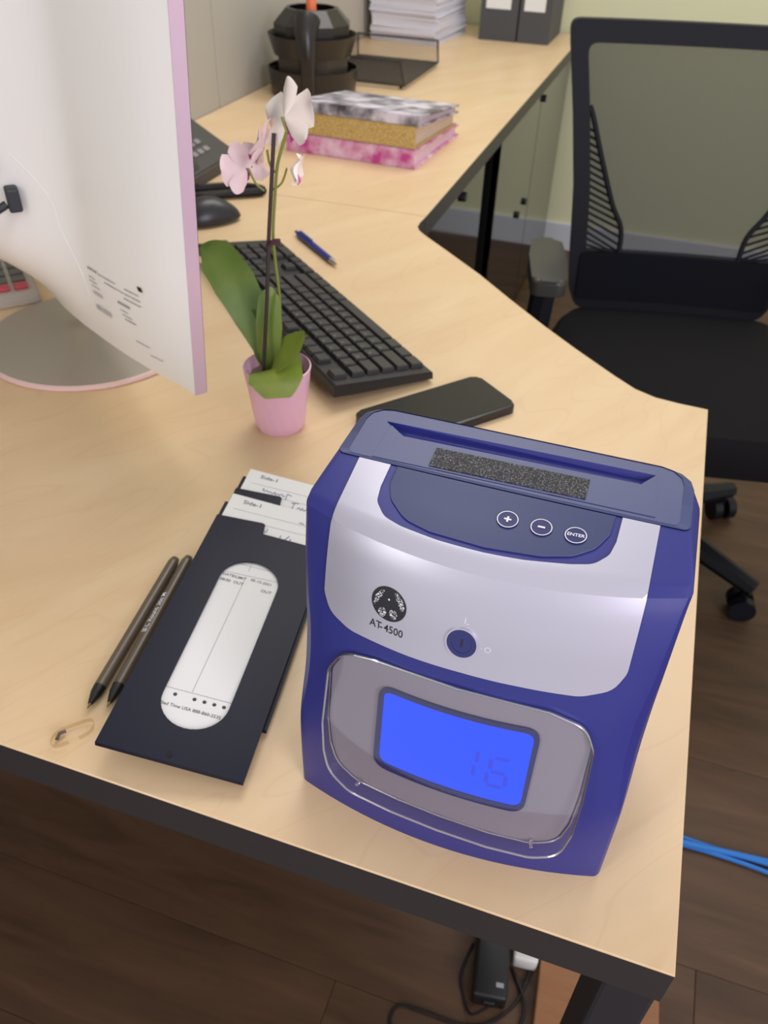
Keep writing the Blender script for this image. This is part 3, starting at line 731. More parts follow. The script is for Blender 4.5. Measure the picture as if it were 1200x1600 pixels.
run(X0, rows_[0], [1.25, 1.25, 1.25, 6.25, 1.25, 1.25, 1.25, 1.25])
run(X0, rows_[1], [2.25]+[1]*10+[2.75])
run(X0, rows_[2], [1.75]+[1]*11+[2.25])
run(X0, rows_[3], [1.5]+[1]*12+[1.5])
run(X0, rows_[4], [1]*13+[2])
run(X0, fy, [1, -1, 1, 1, 1, 1, -0.5, 1, 1, 1, 1, -0.5, 1, 1, 1, 1])
XN = X0+15.25*U
run(XN, rows_[0], [1, 1, 1]); run(XN+U, rows_[1], [1]); run(XN, rows_[3], [1, 1, 1]); run(XN, rows_[4], [1, 1, 1]); run(XN, fy, [1, 1, 1])
XP = XN+3.25*U
run(XP, rows_[0], [2, 1]); run(XP, rows_[1], [1, 1, 1]); run(XP, rows_[2], [1, 1, 1]); run(XP, rows_[3], [1, 1, 1]); run(XP, rows_[4], [1, 1, 1, 1])
# legends, one small print on every letter key would be under a pixel: joined
bm = bm_new(); rr = random.Random(4)
for ri, (r_, n_, off_) in enumerate(((1, 10, 2.25), (2, 11, 1.75), (3, 12, 1.5), (4, 13, 0.0))):
    for i in range(n_):
        x = X0+(off_+i+0.38)*U; y = rows_[r_]+0.002
        v, f = text_geo(['ZXCVBNM,./', "ASDFGHJKL;'", 'QWERTYUIOP[]', '`1234567890-='][ri][i], 0.0055)
        add_geo(bm, v, f, lambda p: Vector((x+p[0], y+p[1]*0.95, kz(y+p[1])+0.0062)))
o = obj('key_legends', bm, 'print_grey', kbe); o['kind'] = 'stuff'

# ================================================================== SMARTPHONE
pc = [(-0.3622, 0.4636), (-0.2576, 0.5893), (-0.2041, 0.5433)]
ca = math.atan2(pc[1][1]-pc[0][1], pc[1][0]-pc[0][0])
sp_ = empty('smartphone', (pc[0][0], pc[0][1], D), ca); tag(sp_, 'black smartphone lying face up between keyboard and time clock', 'phone')
PLn, PWd = 0.1640, 0.0735
bm = bm_new(); prism(bm, rounded([(0, 0), (PLn, 0), (PLn, -PWd), (0, -PWd)], .009), 0.0005, 0.0105, 0.0022, 3); obj('case', bm, 'phone', sp_, smooth=True, sharp=0.9)
bm = bm_new(); prism(bm, rounded([(.003, -.003), (PLn-.003, -.003), (PLn-.003, -PWd+.003), (.003, -PWd+.003)], .007), 0.0103, 0.0109); obj('screen', bm, 'phone_glass', sp_)
bm = bm_new(); box(bm, (PLn*0.62, -PWd-0.0002, 0.0060), (0.030, 0.0012, 0.0022), 0.0004); obj('side_button', bm, 'phone', sp_)

# ================================================================== ORCHID
orch = empty('potted_orchid', (-0.431, 0.428, D)); tag(orch, 'small white and pink orchid in a pink ribbed pot', 'plant')
OP = lambda x, y, z: Vector((x+0.431, y-0.428, z))
bm = bm_new()
n = 64
pr = [(0.0, 0.001), (0.0235, 0.0), (0.0255, 0.003), (0.0293, 0.034), (0.0332, 0.066), (0.0342, 0.0705), (0.0330, 0.0712), (0.0315, 0.066), (0.029, 0.056)]
rings = []
for r, z in pr:
    if r == 0: rings.append([bm.verts.new((0, 0, z))]); continue
    tw = z*9.0; rib = 0.0007 if 0.002 < z < 0.07 and r > 0.026 else 0
    rings.append([bm.verts.new(((r+rib*math.cos(16*(2*PI*k/n+tw)))*math.cos(2*PI*k/n), (r+rib*math.cos(16*(2*PI*k/n+tw)))*math.sin(2*PI*k/n), z)) for k in range(n)])
rz = []
for i, (a, b) in enumerate(zip(rings[:-1], rings[1:])):
    for k in range(n):
        if len(a) == 1: bm.faces.new((a[0], b[(k+1) % n], b[k]))
        else: bm.faces.new((a[k], a[(k+1) % n], b[(k+1) % n], b[k]))
es = [e for e in bm.edges if abs(e.verts[0].co.z-e.verts[1].co.z) > 0.02]
bmesh.ops.subdivide_edges(bm, edges=es, cuts=3)
for v in bm.verts:
    z = v.co.z; r = math.hypot(v.co.x, v.co.y)
    if 0.003 < z < 0.0661 and r > 0.025 and abs(r-(0.0255+(z-0.003)*0.122)) < 0.003:
        a = math.atan2(v.co.y, v.co.x); R = 0.0255+(z-0.003)*0.122+0.00055*math.cos(16*(a+z*9)); v.co.x = R*math.cos(a); v.co.y = R*math.sin(a)
obj('pot', bm, 'pot', orch, smooth=True, sharp=0.9)
bm = bm_new(); lathe(bm, [(0.0, 0.059), (0.012, 0.061), (0.022, 0.059), (0.0296, 0.057)], 24)
for v in bm.verts: v.co.z += random.uniform(-.0015, .0015)
obj('bark', bm, 'soil', orch)
def blade(bm, mid, widths, up=(0, 0, 1), fold=0.12, n=7, m=8, thick=0.0009):
    """leaf or petal: midrib points, half widths, facing direction"""
    P = smooth_path(mid, n); W = []
    for i in range(len(P)):
        s = i/(len(P)-1)*(len(widths)-1); j = min(int(s), len(widths)-2); W.append(widths[j]+(widths[j+1]-widths[j])*(s-j))
    for sgn in (1, -1):
        rows = []
        for i, p in enumerate(P):
            d = (P[min(i+1, len(P)-1)]-P[max(i-1, 0)]).normalized(); u = Vector(up); u = (u-d*u.dot(d)).normalized(); s_ = d.cross(u)
            rows.append([bm.verts.new(p+s_*W[i]*k/m*1.0*2-s_*W[i]+u*(fold*W[i]*(abs(2*k/m-1)**1.5))+u*sgn*thick*0.5*(1-abs(2*k/m-1)**3)) for k in range(m+1)])
        for a, b in zip(rows[:-1], rows[1:]):
            for k in range(m): bm.faces.new((a[k], a[k+1], b[k+1], b[k]))
    bmesh.ops.remove_doubles(bm, verts=bm.verts[:], dist=1e-5)
FACE = (0.25, -0.8, 0.55)                      # towards the room, up
leaves = [([OP(-.437, .428, .066), OP(-.443, .427, .088), OP(-.456, .43, .118), OP(-.475, .436, .147), OP(-.497, .444, .167), OP(-.516, .45, .172)], [.006, .011, .0175, .021, .0185, .002], FACE, 'leaf'),
          ([OP(-.434, .424, .066), OP(-.434, .419, .090), OP(-.431, .417, .120), OP(-.4305, .42, .146), OP(-.430, .424, .156)], [.006, .012, .0135, .0105, .001], (0.1, -0.9, 0.4), 'leaf'),
          ([OP(-.438, .426, .066), OP(-.446, .428, .080), OP(-.452, .430, .105), OP(-.455, .432, .125)], [.004, .009, .010, .002], (-0.2, -0.8, 0.5), 'leaf'),
          ([OP(-.432, .424, .068), OP(-.428, .415, .081), OP(-.412, .408, .097), OP(-.396, .402, .112), OP(-.386, .399, .128)], [.007, .016, .0195, .016, .003], (-0.45, -0.6, 0.75), 'leaf2'),
          ([OP(-.426, .420, .072), OP(-.420, .403, .083), OP(-.413, .388, .078), OP(-.409, .381, .064)], [.012, .026, .027, .012], (0.1, -0.75, 0.65), 'leaf2')]
for mid, wd, up, m_ in leaves:
    bm = bm_new(); blade(bm, mid, wd, up); obj('leaf', bm, m_, orch, smooth=True, sharp=1.2)
bm = bm_new(); tube(bm, [OP(-.4378, .4075, .058), OP(-.4339, .408, .0951), OP(-.429, .411, .1477), OP(-.4255, .416, .2069), OP(-.423, .422, .2498), OP(-.4209, .428, .291)], 0.0019, 8); obj('stake', bm, 'stake', orch, smooth=True)
stm = smooth_path([OP(-.434, .438, .066), OP(-.430, .440, .130), OP(-.4315, .439, .170), OP(-.4300, .434, .200), OP(-.4255, .4325, .235), OP(-.4215, .432, .262), OP(-.415, .430, .280), OP(-.409, .428, .293)])
bm = bm_new(); tube(bm, stm, 0.0015, 8); obj('stem', bm, 'stem', orch, smooth=True)
bm = bm_new()
for k in range(3): tube(bm, smooth_path([OP(-.4275, .414, .199), OP(-.421+.001*k, .413, .202+.002*k), OP(-.417, .420, .200+.002*k), OP(-.426, .434, .197)], 4), 0.0011, 6)
obj('clip', bm, mat('plant_clip', (70, 40, 50), 0.4), orch, smooth=True)
def flower(c, face, size, pm, stem_from, roll=0.0, opening=1.0, lipdir=None):
    f = Vector(face).normalized(); a = Vector((0, 0, 1)); u = (a-f*a.dot(f)).normalized(); s_ = f.cross(u)
    C = OP(*c)
    bmx = bm_new(); tube(bmx, smooth_path([OP(*stem_from), (OP(*stem_from)+C)/2+Vector((0, 0, -.003)), C-f*0.003], 4), 0.0010, 6); fo = obj('flower', bmx, 'stem', orch, smooth=True)
    def pet(ang, ln, wd, lift, mm, nm):
        d = (s_*math.cos(ang+roll)+u*math.sin(ang+roll))
        mid = [C+d*0.001, C+d*ln*0.4*size+f*lift*0.4*size, C+d*ln*0.75*size+f*lift*0.7*size, C+d*ln*size+f*lift*0.4*size]
        b2 = bm_new(); blade(b2, mid, [0.12*wd*size, 0.85*wd*size, 0.95*wd*size, 0.15*wd*size], f, 0.25, 4, 6, 0.0005); obj(nm, b2, mm, fo, smooth=True, sharp=1.4)
    for ang in (90, 215, 325): pet(math.radians(ang), 0.62*opening+0.2, 0.25, 0.10+(1-opening)*0.5, pm, 'sepal')
    for ang in (20, 160): pet(math.radians(ang), 0.66*opening+0.15, 0.43, 0.18+(1-opening)*0.5, pm, 'petal')
    b2 = bm_new()
    d = -u
    blade(b2, [C+f*.001, C+f*.25*size+d*.10*size, C+f*.38*size+d*.30*size, C+f*.30*size+d*.46*size], [.04*size, .16*size, .15*size, .02*size], f, -0.6, 4, 6, 0.0006); obj('lip', b2, 'lip', fo, smooth=True)
flower((-.4105, .428, .304), (0.48, 0.88, -0.32), 0.038, 'petal', (-.409, .428, .293), 0.25)
flower((-.449, .429, .259), (-0.9, 0.65, -0.30), 0.032, 'petal_pink', (-.4345, .431, .241), 0.3, 0.85)
flower((-.410, .434, .262), (0.92, 0.2, -0.15), 0.026, 'petal', (-.4265, .432, .243), 0.0, 0.5)
flower((-.434, .434, .276), (-0.9, -0.15, 0.30), 0.030, 'petal_pink', (-.4235, .432, .258), -0.2)

# ================================================================== MONITOR
mon = empty('curved_monitor', (-0.757, 0.49, D), rot=(0, 0, 0)); tag(mon, 'white curved computer monitor seen from behind on a round stand', 'monitor')
half = [(-.757, .490), (-.711, .450), (-.668, .4215), (-.628, .399), (-.582, .375), (-.537, .3545), (-.503, .342), (-.471, .335)]
ax = Vector((.7071, .7071)); cx0 = Vector((-.757, .490)); ch = Vector((.7071, -.7071))
def mirror(p):
    d = Vector(p)-cx0; return tuple(cx0+ax*d.dot(ax)-ch*d.dot(ch))
fr_end = Vector((-.464, .344))
ZB, ZT = 0.08, 0.445; LEAN = 0.057
HP = [Vector((p[0], p[1], 0)) for p in half[::-1]]
HP = smooth_path(HP, 8)
HS = [0.0]
for a_, b_ in zip(HP[:-1], HP[1:]): HS.append(HS[-1]+(b_-a_).length)
SL = HS[-1]
def lean(p, z): return Vector((p[0]-cx0.x+ax.x*LEAN*(z-ZB), p[1]-cx0.y+ax.y*LEAN*(z-ZB), z))
def sstep(a, b, x):
    t = max(0.0, min(1.0, (x-a)/(b-a))); return t*t*(3-2*t)
def zbot(s): return ZB+0.050*sstep(SL*0.84, SL, s)
def on_back(s, z, off=0.0):
    """rear shell: s = distance along the back from the free right end, bulging in the middle"""
    s = max(0.0, min(SL, s)); i = min(int(np.searchsorted(HS, s, 'right'))-1, len(HP)-2)
    q = HP[i].lerp(HP[i+1], (s-HS[i])/(HS[i+1]-HS[i])); d = (HP[i+1]-HP[i]).normalized(); n_ = Vector((-d.y, d.x, 0))
    if n_.x*ax.x+n_.y*ax.y > 0: n_ = -n_
    B = 0.12*sstep(SL*0.45, SL*1.1, s)*sstep(ZB, 0.18, z)
    tt = abs(2*(z-ZB)/(ZT-ZB)-1); B -= 0.008*tt**6*min(1, s/0.03)
    q = Vector((q.x, q.y))-ax*B+Vector((n_.x, n_.y))*off
    return lean(q, z)
def mirror3(p):
    d = Vector((p.x, p.y)); m = ax*d.dot(ax)-ch*d.dot(ch); return Vector((m.x, m.y, p.z))
NS = 28
svals = [SL*i/NS for i in range(NS+1)]
h_ = (fr_end-cx0).dot(ch); d_ = (fr_end-cx0).dot(ax)
def front_at(s):
    f = 1-s/SL; return cx0+ch*(f*h_)+ax*(d_-0.022*(1-f*f))
bmH = bm_new(); nz = 22; rows = []
for j in range(nz+1):
    R_ = [on_back(s_, zbot(s_)+(ZT-zbot(s_))*j/nz) for s_ in svals]
    rows.append([bmH.verts.new(p) for p in R_] + [bmH.verts.new(mirror3(p)) for p in R_[-2::-1]])
for a, b in zip(rows[:-1], rows[1:]):
    for i in range(len(a)-1): bmH.faces.new((a[i], a[i+1], b[i+1], b[i]))
for j, top_ in ((0, False), (nz, True)):
    F_ = [lean(front_at(s_), ZT if top_ else ZB) for s_ in svals]
    fv = [bmH.verts.new(p) for p in F_] + [bmH.verts.new(mirror3(p)) for p in F_[-2::-1]]
    for i in range(len(fv)-1): bmH.faces.new((rows[j][i], rows[j][i+1], fv[i+1], fv[i]))
obj('rear_shell', bmH, 'white', mon, smooth=True, sharp=0.6)
frontc = [mirror(front_at(s_)) for s_ in svals] + [tuple(front_at(s_)) for s_ in svals[-2::-1]]
frontc = [Vector(p) for p in frontc]
for end in (0, 1):                              # pinkish silver side band
    bm = bm_new()
    A = half[-1] if end else mirror(half[-1]); B = tuple(fr_end) if end else mirror(fr_end)
    A = Vector(A); B = Vector(B); outw = (ch if end else -ch)
    q = [A, B, B+outw*0.0012, A+outw*0.0012]
    prism_pts = []
    lo = [bm.verts.new(lean(p, ZB-0.0005)) for p in q]; hi = [bm.verts.new(lean(p, ZT)) for p in q]
    bm.faces.new(lo[::-1]); bm.faces.new(hi)
    for i in range(4): bm.faces.new((lo[i], lo[(i+1) % 4], hi[(i+1) % 4], hi[i]))
    o = obj('side_band', bm, 'edge_pink', mon); o['label'] = 'pinkish silver side edge'
bm = bm_new(); lo = [bm.verts.new(lean(p+ax*0.0006, ZB)) for p in frontc]; hi = [bm.verts.new(lean(p+ax*0.0006, ZT)) for p in frontc]
for i in range(len(lo)-1): bm.faces.new((lo[i], lo[i+1], hi[i+1], hi[i]))
obj('screen', bm, 'screen', mon, smooth=True)
# printed rating plate: rows of fine print on the rear shell
def back_text(bm, body, size, s0, z, bold=0.0):
    v, f = text_geo(body, size, 'LEFT', bold)
    add_geo(bm, v, f, lambda p: on_back(s0-p[0], z+p[1], 0.0010))
def back_rect(bm, s0, s1, z0, z1):
    add_geo(bm, [(s0, z0, 0), (s1, z0, 0), (s1, z1, 0), (s0, z1, 0)], [(0, 1, 2, 3)], lambda p: on_back(p[0], p[1], 0.0010))
bm = bm_new(); rr = random.Random(2)
S0 = 0.150
for (s, z, w, h) in ((0.150, 0.158, 0.018, 0.0022), (0.130, 0.158, 0.030, 0.0012), (0.120, 0.153, 0.034, 0.0012), (0.085, 0.158, 0.022, 0.0012), (0.085, 0.153, 0.024, 0.0012), (0.088, 0.148, 0.026, 0.0012),
                     (0.150, 0.150, 0.012, 0.001), (0.150, 0.146, 0.014, 0.001), (0.147, 0.142, 0.016, 0.001), (0.1, 0.140, 0.020, 0.0025), (0.0975, 0.134, 0.012, 0.001), (0.095, 0.130, 0.016, 0.001), (0.092, 0.126, 0.018, 0.0014), (0.080, 0.108, 0.022, 0.0010), (0.060, 0.100, 0.018, 0.0010)):
    x = s
    while x > s-w:
        ww = rr.uniform(0.0012, 0.004); back_rect(bm, x, max(x-ww, s-w), z, z+h); x -= ww+0.0008
for k in range(16): back_rect(bm, 0.146-k*0.0018, 0.146-k*0.0018-rr.uniform(0.0005, 0.0012), 0.118, 0.124)
for k in range(10): back_rect(bm, 0.146-k*0.0018, 0.146-k*0.0018-rr.uniform(0.0005, 0.0012), 0.134, 0.138)
obj('rating_print', bm, 'print_grey', mon)
bm = bm_new(); v = [on_back(0.064, 0.168, 0.0012), on_back(0.058, 0.168, 0.0012), on_back(0.056, 0.164, 0.0012), on_back(0.062, 0.164, 0.0012)]; bm.faces.new([bm.verts.new(p) for p in v]); obj('lock_slot', bm, 'print_black', mon)
bm = bm_new(); tube(bm, smooth_path([on_back(s_*SL, z_, -0.0002) for s_, z_ in ((.655, .250), (.60, .230), (.56, .210), (.55, .190), (.515, .163), (.49, .142), (.480, .128))], 4), 0.0006, 5); obj('panel_line', bm, 'label', mon)
# stand
st = Vector((-.7231-cx0.x, .521-cx0.y))
bm = bm_new(); tube(bm, smooth_path([(st.x-.022, st.y+.039, 0.006), (st.x-.024, st.y+.037, 0.10), (st.x-.045, st.y+.004, 0.20)]), [0.012]*13, 16); obj('stand_neck', bm, 'stand_grey', mon, smooth=True)
bm = bm_new(); lathe(bm, [(0.0, 0.0065), (0.118, 0.0065), (0.124, 0.0058)], 64, (st.x, st.y)); obj('stand_base', bm, 'stand_grey', mon, smooth=True)
bm = bm_new(); lathe(bm, [(0.124, 0.0058), (0.1272, 0.0042), (0.1282, 0.002), (0.127, 0.0), (0.0, 0.0)], 64, (st.x, st.y)); o = obj('stand_rim', bm, 'stand_pink', mon, smooth=True); o['label'] = 'pale pink rim of the stand'

pc_ = on_back(SL*0.645, 0.211, 0.0075); po = Vector((cx0.x, cx0.y, D))
mc = empty('monitor_cable', po+pc_); tag(mc, 'black cable with square plug at the back of the monitor', 'cable')
bm = bm_new(); box(bm, (0, 0, 0), (0.016, 0.012, 0.022), 0.002); obj('plug', bm, 'plug', mc, rot=(0, 0, -PI/4))
bm = bm_new(); tube(bm, smooth_path([(-.004, -.006, -.004), (-.016, -.018, -.012), (-.040, -.036, -.026), (-.080, -.055, -.040), (-.14, -.06, -.09), (-.19, -.05, -.170), (-.22, -.02, -.203), (-.25, .05, -.204)]), 0.0040, 8); obj('lead', bm, 'plug', mc, smooth=True)
pc2 = on_back(SL*0.70, 0.238, 0.0075)
mp_ = empty('power_plug', po+pc2); tag(mp_, 'small black plug above the cable at the back of the monitor', 'plug')
bm = bm_new(); box(bm, (0, 0, 0), (0.014, 0.012, 0.018), 0.002); obj('plug_body', bm, 'plug', mp_, rot=(0, 0, -PI/4))
bm = bm_new(); tube(bm, smooth_path([(-.003, -.004, 0), (-.020, -.014, .004), (-.05, -.005, -.01)]), 0.0030, 8); obj('lead', bm, 'plug', mp_, smooth=True)

# ================================================================== MOUSE, DESK PHONE, CALCULATOR
ms = empty('computer_mouse', (-0.783, 0.925, D), math.radians(40)); tag(ms, 'black computer mouse beside the far end of the keyboard', 'mouse')
bm = bm_new(); bmesh.ops.create_uvsphere(bm, u_segments=28, v_segments=16, radius=1.0)
for v in bm.verts:
    z = v.co.z; v.co.x *= 0.055; v.co.y *= 0.031; v.co.z = (z*0.034 if z > 0 else z*0.006)+0.0065
    if z > 0: v.co.z *= 1-0.25*(v.co.x/0.055)**2
    v.co.y *= 1-0.12*math.sin((v.co.x/0.055)*1.5)
obj('shell', bm, 'mouse', ms, smooth=True)
bm = bm_new(); tube(bm, [(-0.034, -0.003, 0.034), (-0.034, 0.003, 0.034)], 0.006, 14); obj('scroll_wheel', bm, 'print_black', ms, smooth=True)

dp = empty('desk_phone', (-0.875, 1.115, D), 0.0); tag(dp, 'dark grey desk telephone with sloping keypad behind the monitor edge', 'telephone')
# local: x = 0 at the user's edge, -x towards the wall, y along the edge
bm = bm_new()
pr = [(0.0, 0.0), (0.0, 0.022), (-0.175, 0.118), (-0.19, 0.112), (-0.19, 0.0)]
a = [bm.verts.new((x, -0.115, z)) for x, z in pr]; b = [bm.verts.new((x, 0.105, z)) for x, z in pr]
for i in range(5): bm.faces.new((a[i], a[(i+1) % 5], b[(i+1) % 5], b[i]))
bm.faces.new(a[::-1]); bm.faces.new(b)
bmesh.ops.bevel(bm, geom=bm.edges[:], offset=0.003, segments=2, affect='EDGES')
obj('body', bm, 'phone_grey', dp, smooth=True, sharp=0.5)
sl = math.atan2(0.096, 0.175)
def ph_pt(d, y, o=0.0): return (-d*math.cos(sl)-o*math.sin(sl)*-1*0+o*math.sin(sl), y, 0.022+d*math.sin(sl)+o*math.cos(sl))
for r_ in range(4):
    for c_ in range(3):
        bm = bm_new(); box(bm, (0, 0, 0), (0.011, 0.015, 0.004), 0.001); obj('phone_key', bm, 'keygrey', dp, ph_pt(0.035+r_*0.020, 0.000+c_*0.021, 0.001), (0, sl, 0))
bm = bm_new(); box(bm, (0, 0, 0), (0.045, 0.09, 0.003), 0.001); obj('phone_display', bm, 'screen', dp, ph_pt(0.145, 0.03, 0.001), (0, sl, 0))
bm = bm_new(); tube(bm, smooth_path([ph_pt(0.0, -0.085, 0.014), ph_pt(0.03, -0.085, 0.030), ph_pt(0.10, -0.085, 0.034), ph_pt(0.17, -0.085, 0.030), ph_pt(0.19, -0.085, 0.014)]), [0.020]*4+[0.016]*17+[0.020]*4, 12); obj('handset', bm, 'phone_grey', dp, smooth=True)
hc = empty('coiled_cord', (-0.80, 1.03, D)); tag(hc, 'black coiled telephone cord looping toward the keyboard', 'cord')
cpth = smooth_path([(-.075, .005, .0085), (-.040, .030, .0085), (-.005, .048, .0085), (.030, .053, .0085), (.044, .044, .0085), (.030, .030, .0085), (-.005, .006, .0085), (-.040, -.022, .0085), (-.075, -.045, .0085)], 10)
bm = bm_new(); H = []
seglen = [0]
for a, b in zip(cpth[:-1], cpth[1:]): seglen.append(seglen[-1]+(b-a).length)
tot = seglen[-1]; turns = int(tot/0.0040); steps = turns*8
for i in range(steps+1):
    s = tot*i/steps; j = min(int(np.searchsorted(seglen, s, 'right'))-1, len(cpth)-2); p = cpth[j].lerp(cpth[j+1], (s-seglen[j])/max(1e-9, seglen[j+1]-seglen[j]))
    d = (cpth[j+1]-cpth[j]).normalized(); x = d.cross(Vector((0, 0, 1))); ang = 2*PI*i/8
    H.append(p+x*0.0060*math.cos(ang)+Vector((0, 0, 1))*0.0060*math.sin(ang))
tube(bm, H, 0.0019, 5); obj('coil', bm, 'cable', hc, smooth=True)

cal = empty('desk_calculator', (-0.945, 0.594, D), math.atan2(0.6339-0.5464, -0.8984+0.8083)-PI/2); tag(cal, 'pale grey desk calculator with two red keys beyond the monitor stand', 'calculator')

# ================================================================== BOOKS
def book(loc, tilt, rz, w, d, tn, tf, mcov, mpage, label, name, bt=0.003):
    """wedge-shaped binder: spine towards the room (local y = 0), thinner at the far edge"""
    b = empty(name, loc, rot=(tilt, 0, rz)); tag(b, label, 'book', 'books stacked on the return desk')
    k = (tf-tn)/d
    def wedge(x0, x1, y0, y1, lo, hi):
        bm = bm_new(); P = [(x, y) for x, y in ((x0, y0), (x1, y0), (x1, y1), (x0, y1))]
        a = [bm.verts.new((x, y, lo(y))) for x, y in P]; c = [bm.verts.new((x, y, hi(y))) for x, y in P]
        bm.faces.new(a[::-1]); bm.faces.new(c)
        for i in range(4): bm.faces.new((a[i], a[(i+1) % 4], c[(i+1) % 4], c[i]))
        return bm
    top = lambda y: tn+k*y
    obj('cover', wedge(-w/2, w/2, 0, d, lambda y: 0, lambda y: bt), mcov, b)
    obj('cover', wedge(-w/2, w/2, 0, d, lambda y: top(y)-bt, top), mcov, b)
    obj('spine', wedge(-w/2, w/2, -0.0015, bt, lambda y: bt*0.6, lambda y: tn-bt*0.6), mcov, b)
    obj('pages', wedge(-w/2+0.004, w/2-0.006, bt+0.001, d-0.006, lambda y: bt+0.0001, lambda y: top(y)-bt-0.0001), mpage, b)
    return b
bq = Vector((-0.692, 1.331, D)); bz = 0.0; bt_ = 0.0
for (w, d, tn, tf, dx, rz, mc_, mp__, lb, nm) in ((0.272, 0.268, 0.034, 0.022, 0.0, -0.055, 'book_pink', 'pages_pink', 'pink floral binder at the bottom of the book stack', 'hardback_book'),
        (0.264, 0.255, 0.040, 0.024, 0.0, -0.058, 'book_gold', 'pages', 'gold glitter book in the middle of the book stack', 'hardback_book'),
        (0.258, 0.245, 0.019, 0.015, 0.012, -0.045, 'book_grey', 'pages_pink', 'grey patterned notebook on top of the book stack', 'notebook')):
    book(bq+Vector((dx, 0.004 if bz else 0, bz)), bt_, rz, w, d, tn, tf, mc_, mp__, lb, nm)
    bz += tn+0.0003; bt_ += math.atan((tf-tn)/d)

# ================================================================== ORGANIZER, TRAY, PAPER, BINDERS
og = empty('desk_organizer', (-0.965, 1.810, D)); tag(og, 'black tiered carousel desk organizer against the left wall', 'organizer')
bm = bm_new(); lathe(bm, [(0, 0.0), (0.098, 0.0), (0.102, 0.004), (0.108, 0.058), (0.1055, 0.058), (0.099, 0.008), (0, 0.008)], 40); obj('lower_tray', bm, 'organizer', og, smooth=True, sharp=0.6)
bm = bm_new(); lathe(bm, [(0.088, 0.009), (0.088, 0.085), (0.085, 0.085), (0.085, 0.009)], 8); obj('middle_drum', bm, 'organizer_in', og)
bm = bm_new(); lathe(bm, [(0, 0.085), (0.092, 0.085), (0.106, 0.128), (0.1035, 0.128), (0.090, 0.088), (0, 0.088)], 40); obj('upper_tray', bm, 'organizer', og, smooth=True, sharp=0.6)
bm = bm_new(); lathe(bm, [(0.090, 0.089), (0.092, 0.150), (0.062, 0.180), (0.054, 0.180), (0.085, 0.147), (0.085, 0.089)], 10); obj('pen_holder', bm, 'organizer', og)
bm = bm_new(); tube(bm, [(0.03, -0.100, 0.005), (0.03, -0.104, 0.09), (0.025, -0.100, 0.14), (0.02, -0.075, 0.165)], [0.016, 0.018, 0.026, 0.030], 14); obj('front_column', bm, 'organizer', og, smooth=True)
for k in range(6):
    a = 2*PI*k/6+0.3; bm = bm_new(); box(bm, (0, 0, 0), (0.014, 0.0024, 0.045), 0.0005, 1, 0); obj('divider', bm, 'organizer', og, (0.0955*math.cos(a), 0.0955*math.sin(a), 0.031), (0, 0, a))
mk = empty('orange_marker', (-0.958, 1.790, D+0.0885)); tag(mk, 'orange topped marker standing in the top of the organizer', 'marker')
bm = bm_new(); tube(bm, [(0, 0, 0.0), (0, 0, 0.088)], 0.006, 10); obj('barrel', bm, 'pen_black', mk)
bm = bm_new(); tube(bm, [(0, 0, 0.088), (0, 0, 0.125), (0, 0, 0.13)], [0.012, 0.011, 0.008], 12); obj('cap', bm, 'orange', mk, smooth=True)

tr = empty('letter_tray', (-0.888, 2.083, D)); tag(tr, 'black wire mesh letter tray beside the organizer', 'tray')
TX, TY, TH = 0.118, 0.155, 0.064
bm = bm_new()
for q in ([(-TX, -TY, .010), (TX, -TY, .010), (TX, TY, .010), (-TX, TY, .010), (-TX, -TY, .010)],
          [(TX, -TY, .010), (TX-.012, -TY, TH), (-TX, -TY, TH), (-TX, TY, TH), (TX-.004, TY, TH), (TX, TY, .010)], [(-TX, -TY, .010), (-TX, -TY, TH)], [(-TX, TY, .010), (-TX, TY, TH)]):
    for a, b in zip(q[:-1], q[1:]): tube(bm, [a, b], 0.0026, 6)
obj('rim', bm, 'wire', tr)
def grid(name, o_, u, v, nu, nv, r=0.0007):
    bm = bm_new(); o_ = Vector(o_); u = Vector(u); v = Vector(v)
    for i in range(nu+1): tube(bm, [o_+u*i/nu, o_+u*i/nu+v], r, 4, False)
    for j in range(nv+1): tube(bm, [o_+v*j/nv, o_+v*j/nv+u], r, 4, False)
    g = obj(name, bm, 'wire', tr); g['kind'] = 'stuff'
grid('mesh_floor', (-TX, -TY, .010), (2*TX, 0, 0), (0, 2*TY, 0), 42, 56, 0.0005)
grid('mesh_wall', (-TX, TY, .010), (2*TX-.002, 0, 0), (0, 0, TH-.010), 42, 10, 0.0005)
grid('mesh_wall', (-TX, -TY, .010), (2*TX-.008, 0, 0), (0, 0, TH-.010), 42, 10, 0.0005)
grid('mesh_wall', (-TX, -TY, .010), (0, 2*TY, 0), (0, 0, TH-.010), 56, 10, 0.0005)
for sx in (-1, 1):
    for sy in (-1, 1):
        bm = bm_new(); sphere(bm, (sx*(TX-.012), sy*(TY-.012), 0.0050), (0.005, 0.005, 0.0050)); obj('foot', bm, 'wire', tr, smooth=True)

def ream(z, th, cx, cy, rz, label, seed):
    r = empty('paper_stack', (cx, cy, D+z), rz); tag(r, label, 'paper', 'stacked white paper by the back wall')
    rr = random.Random(seed); bm = bm_new(); zz = 0.0; k = 0
    while zz < th-0.0005:
        t = min(rr.uniform(0.003, 0.007), th-zz); box(bm, (rr.uniform(-.003, .003), rr.uniform(-.003, .003), zz+t/2), (0.216, 0.279, t-0.0005), 0, 1, rr.uniform(-.012, .012)); zz += t
    obj('sheets', bm, 'paper', r)
PX, PY = -0.953, 2.665
ream(0.0, 0.040, PX, PY, -0.09, 'lowest bundle of the white paper stack by the back wall', 1)
ream(0.0402, 0.036, PX-0.002, PY+0.003, -0.05, 'middle bundle of the white paper stack by the back wall', 2)
ream(0.0764, 0.17, PX-0.004, PY, -0.08, 'tallest bundle on top of the white paper stack by the back wall', 3)
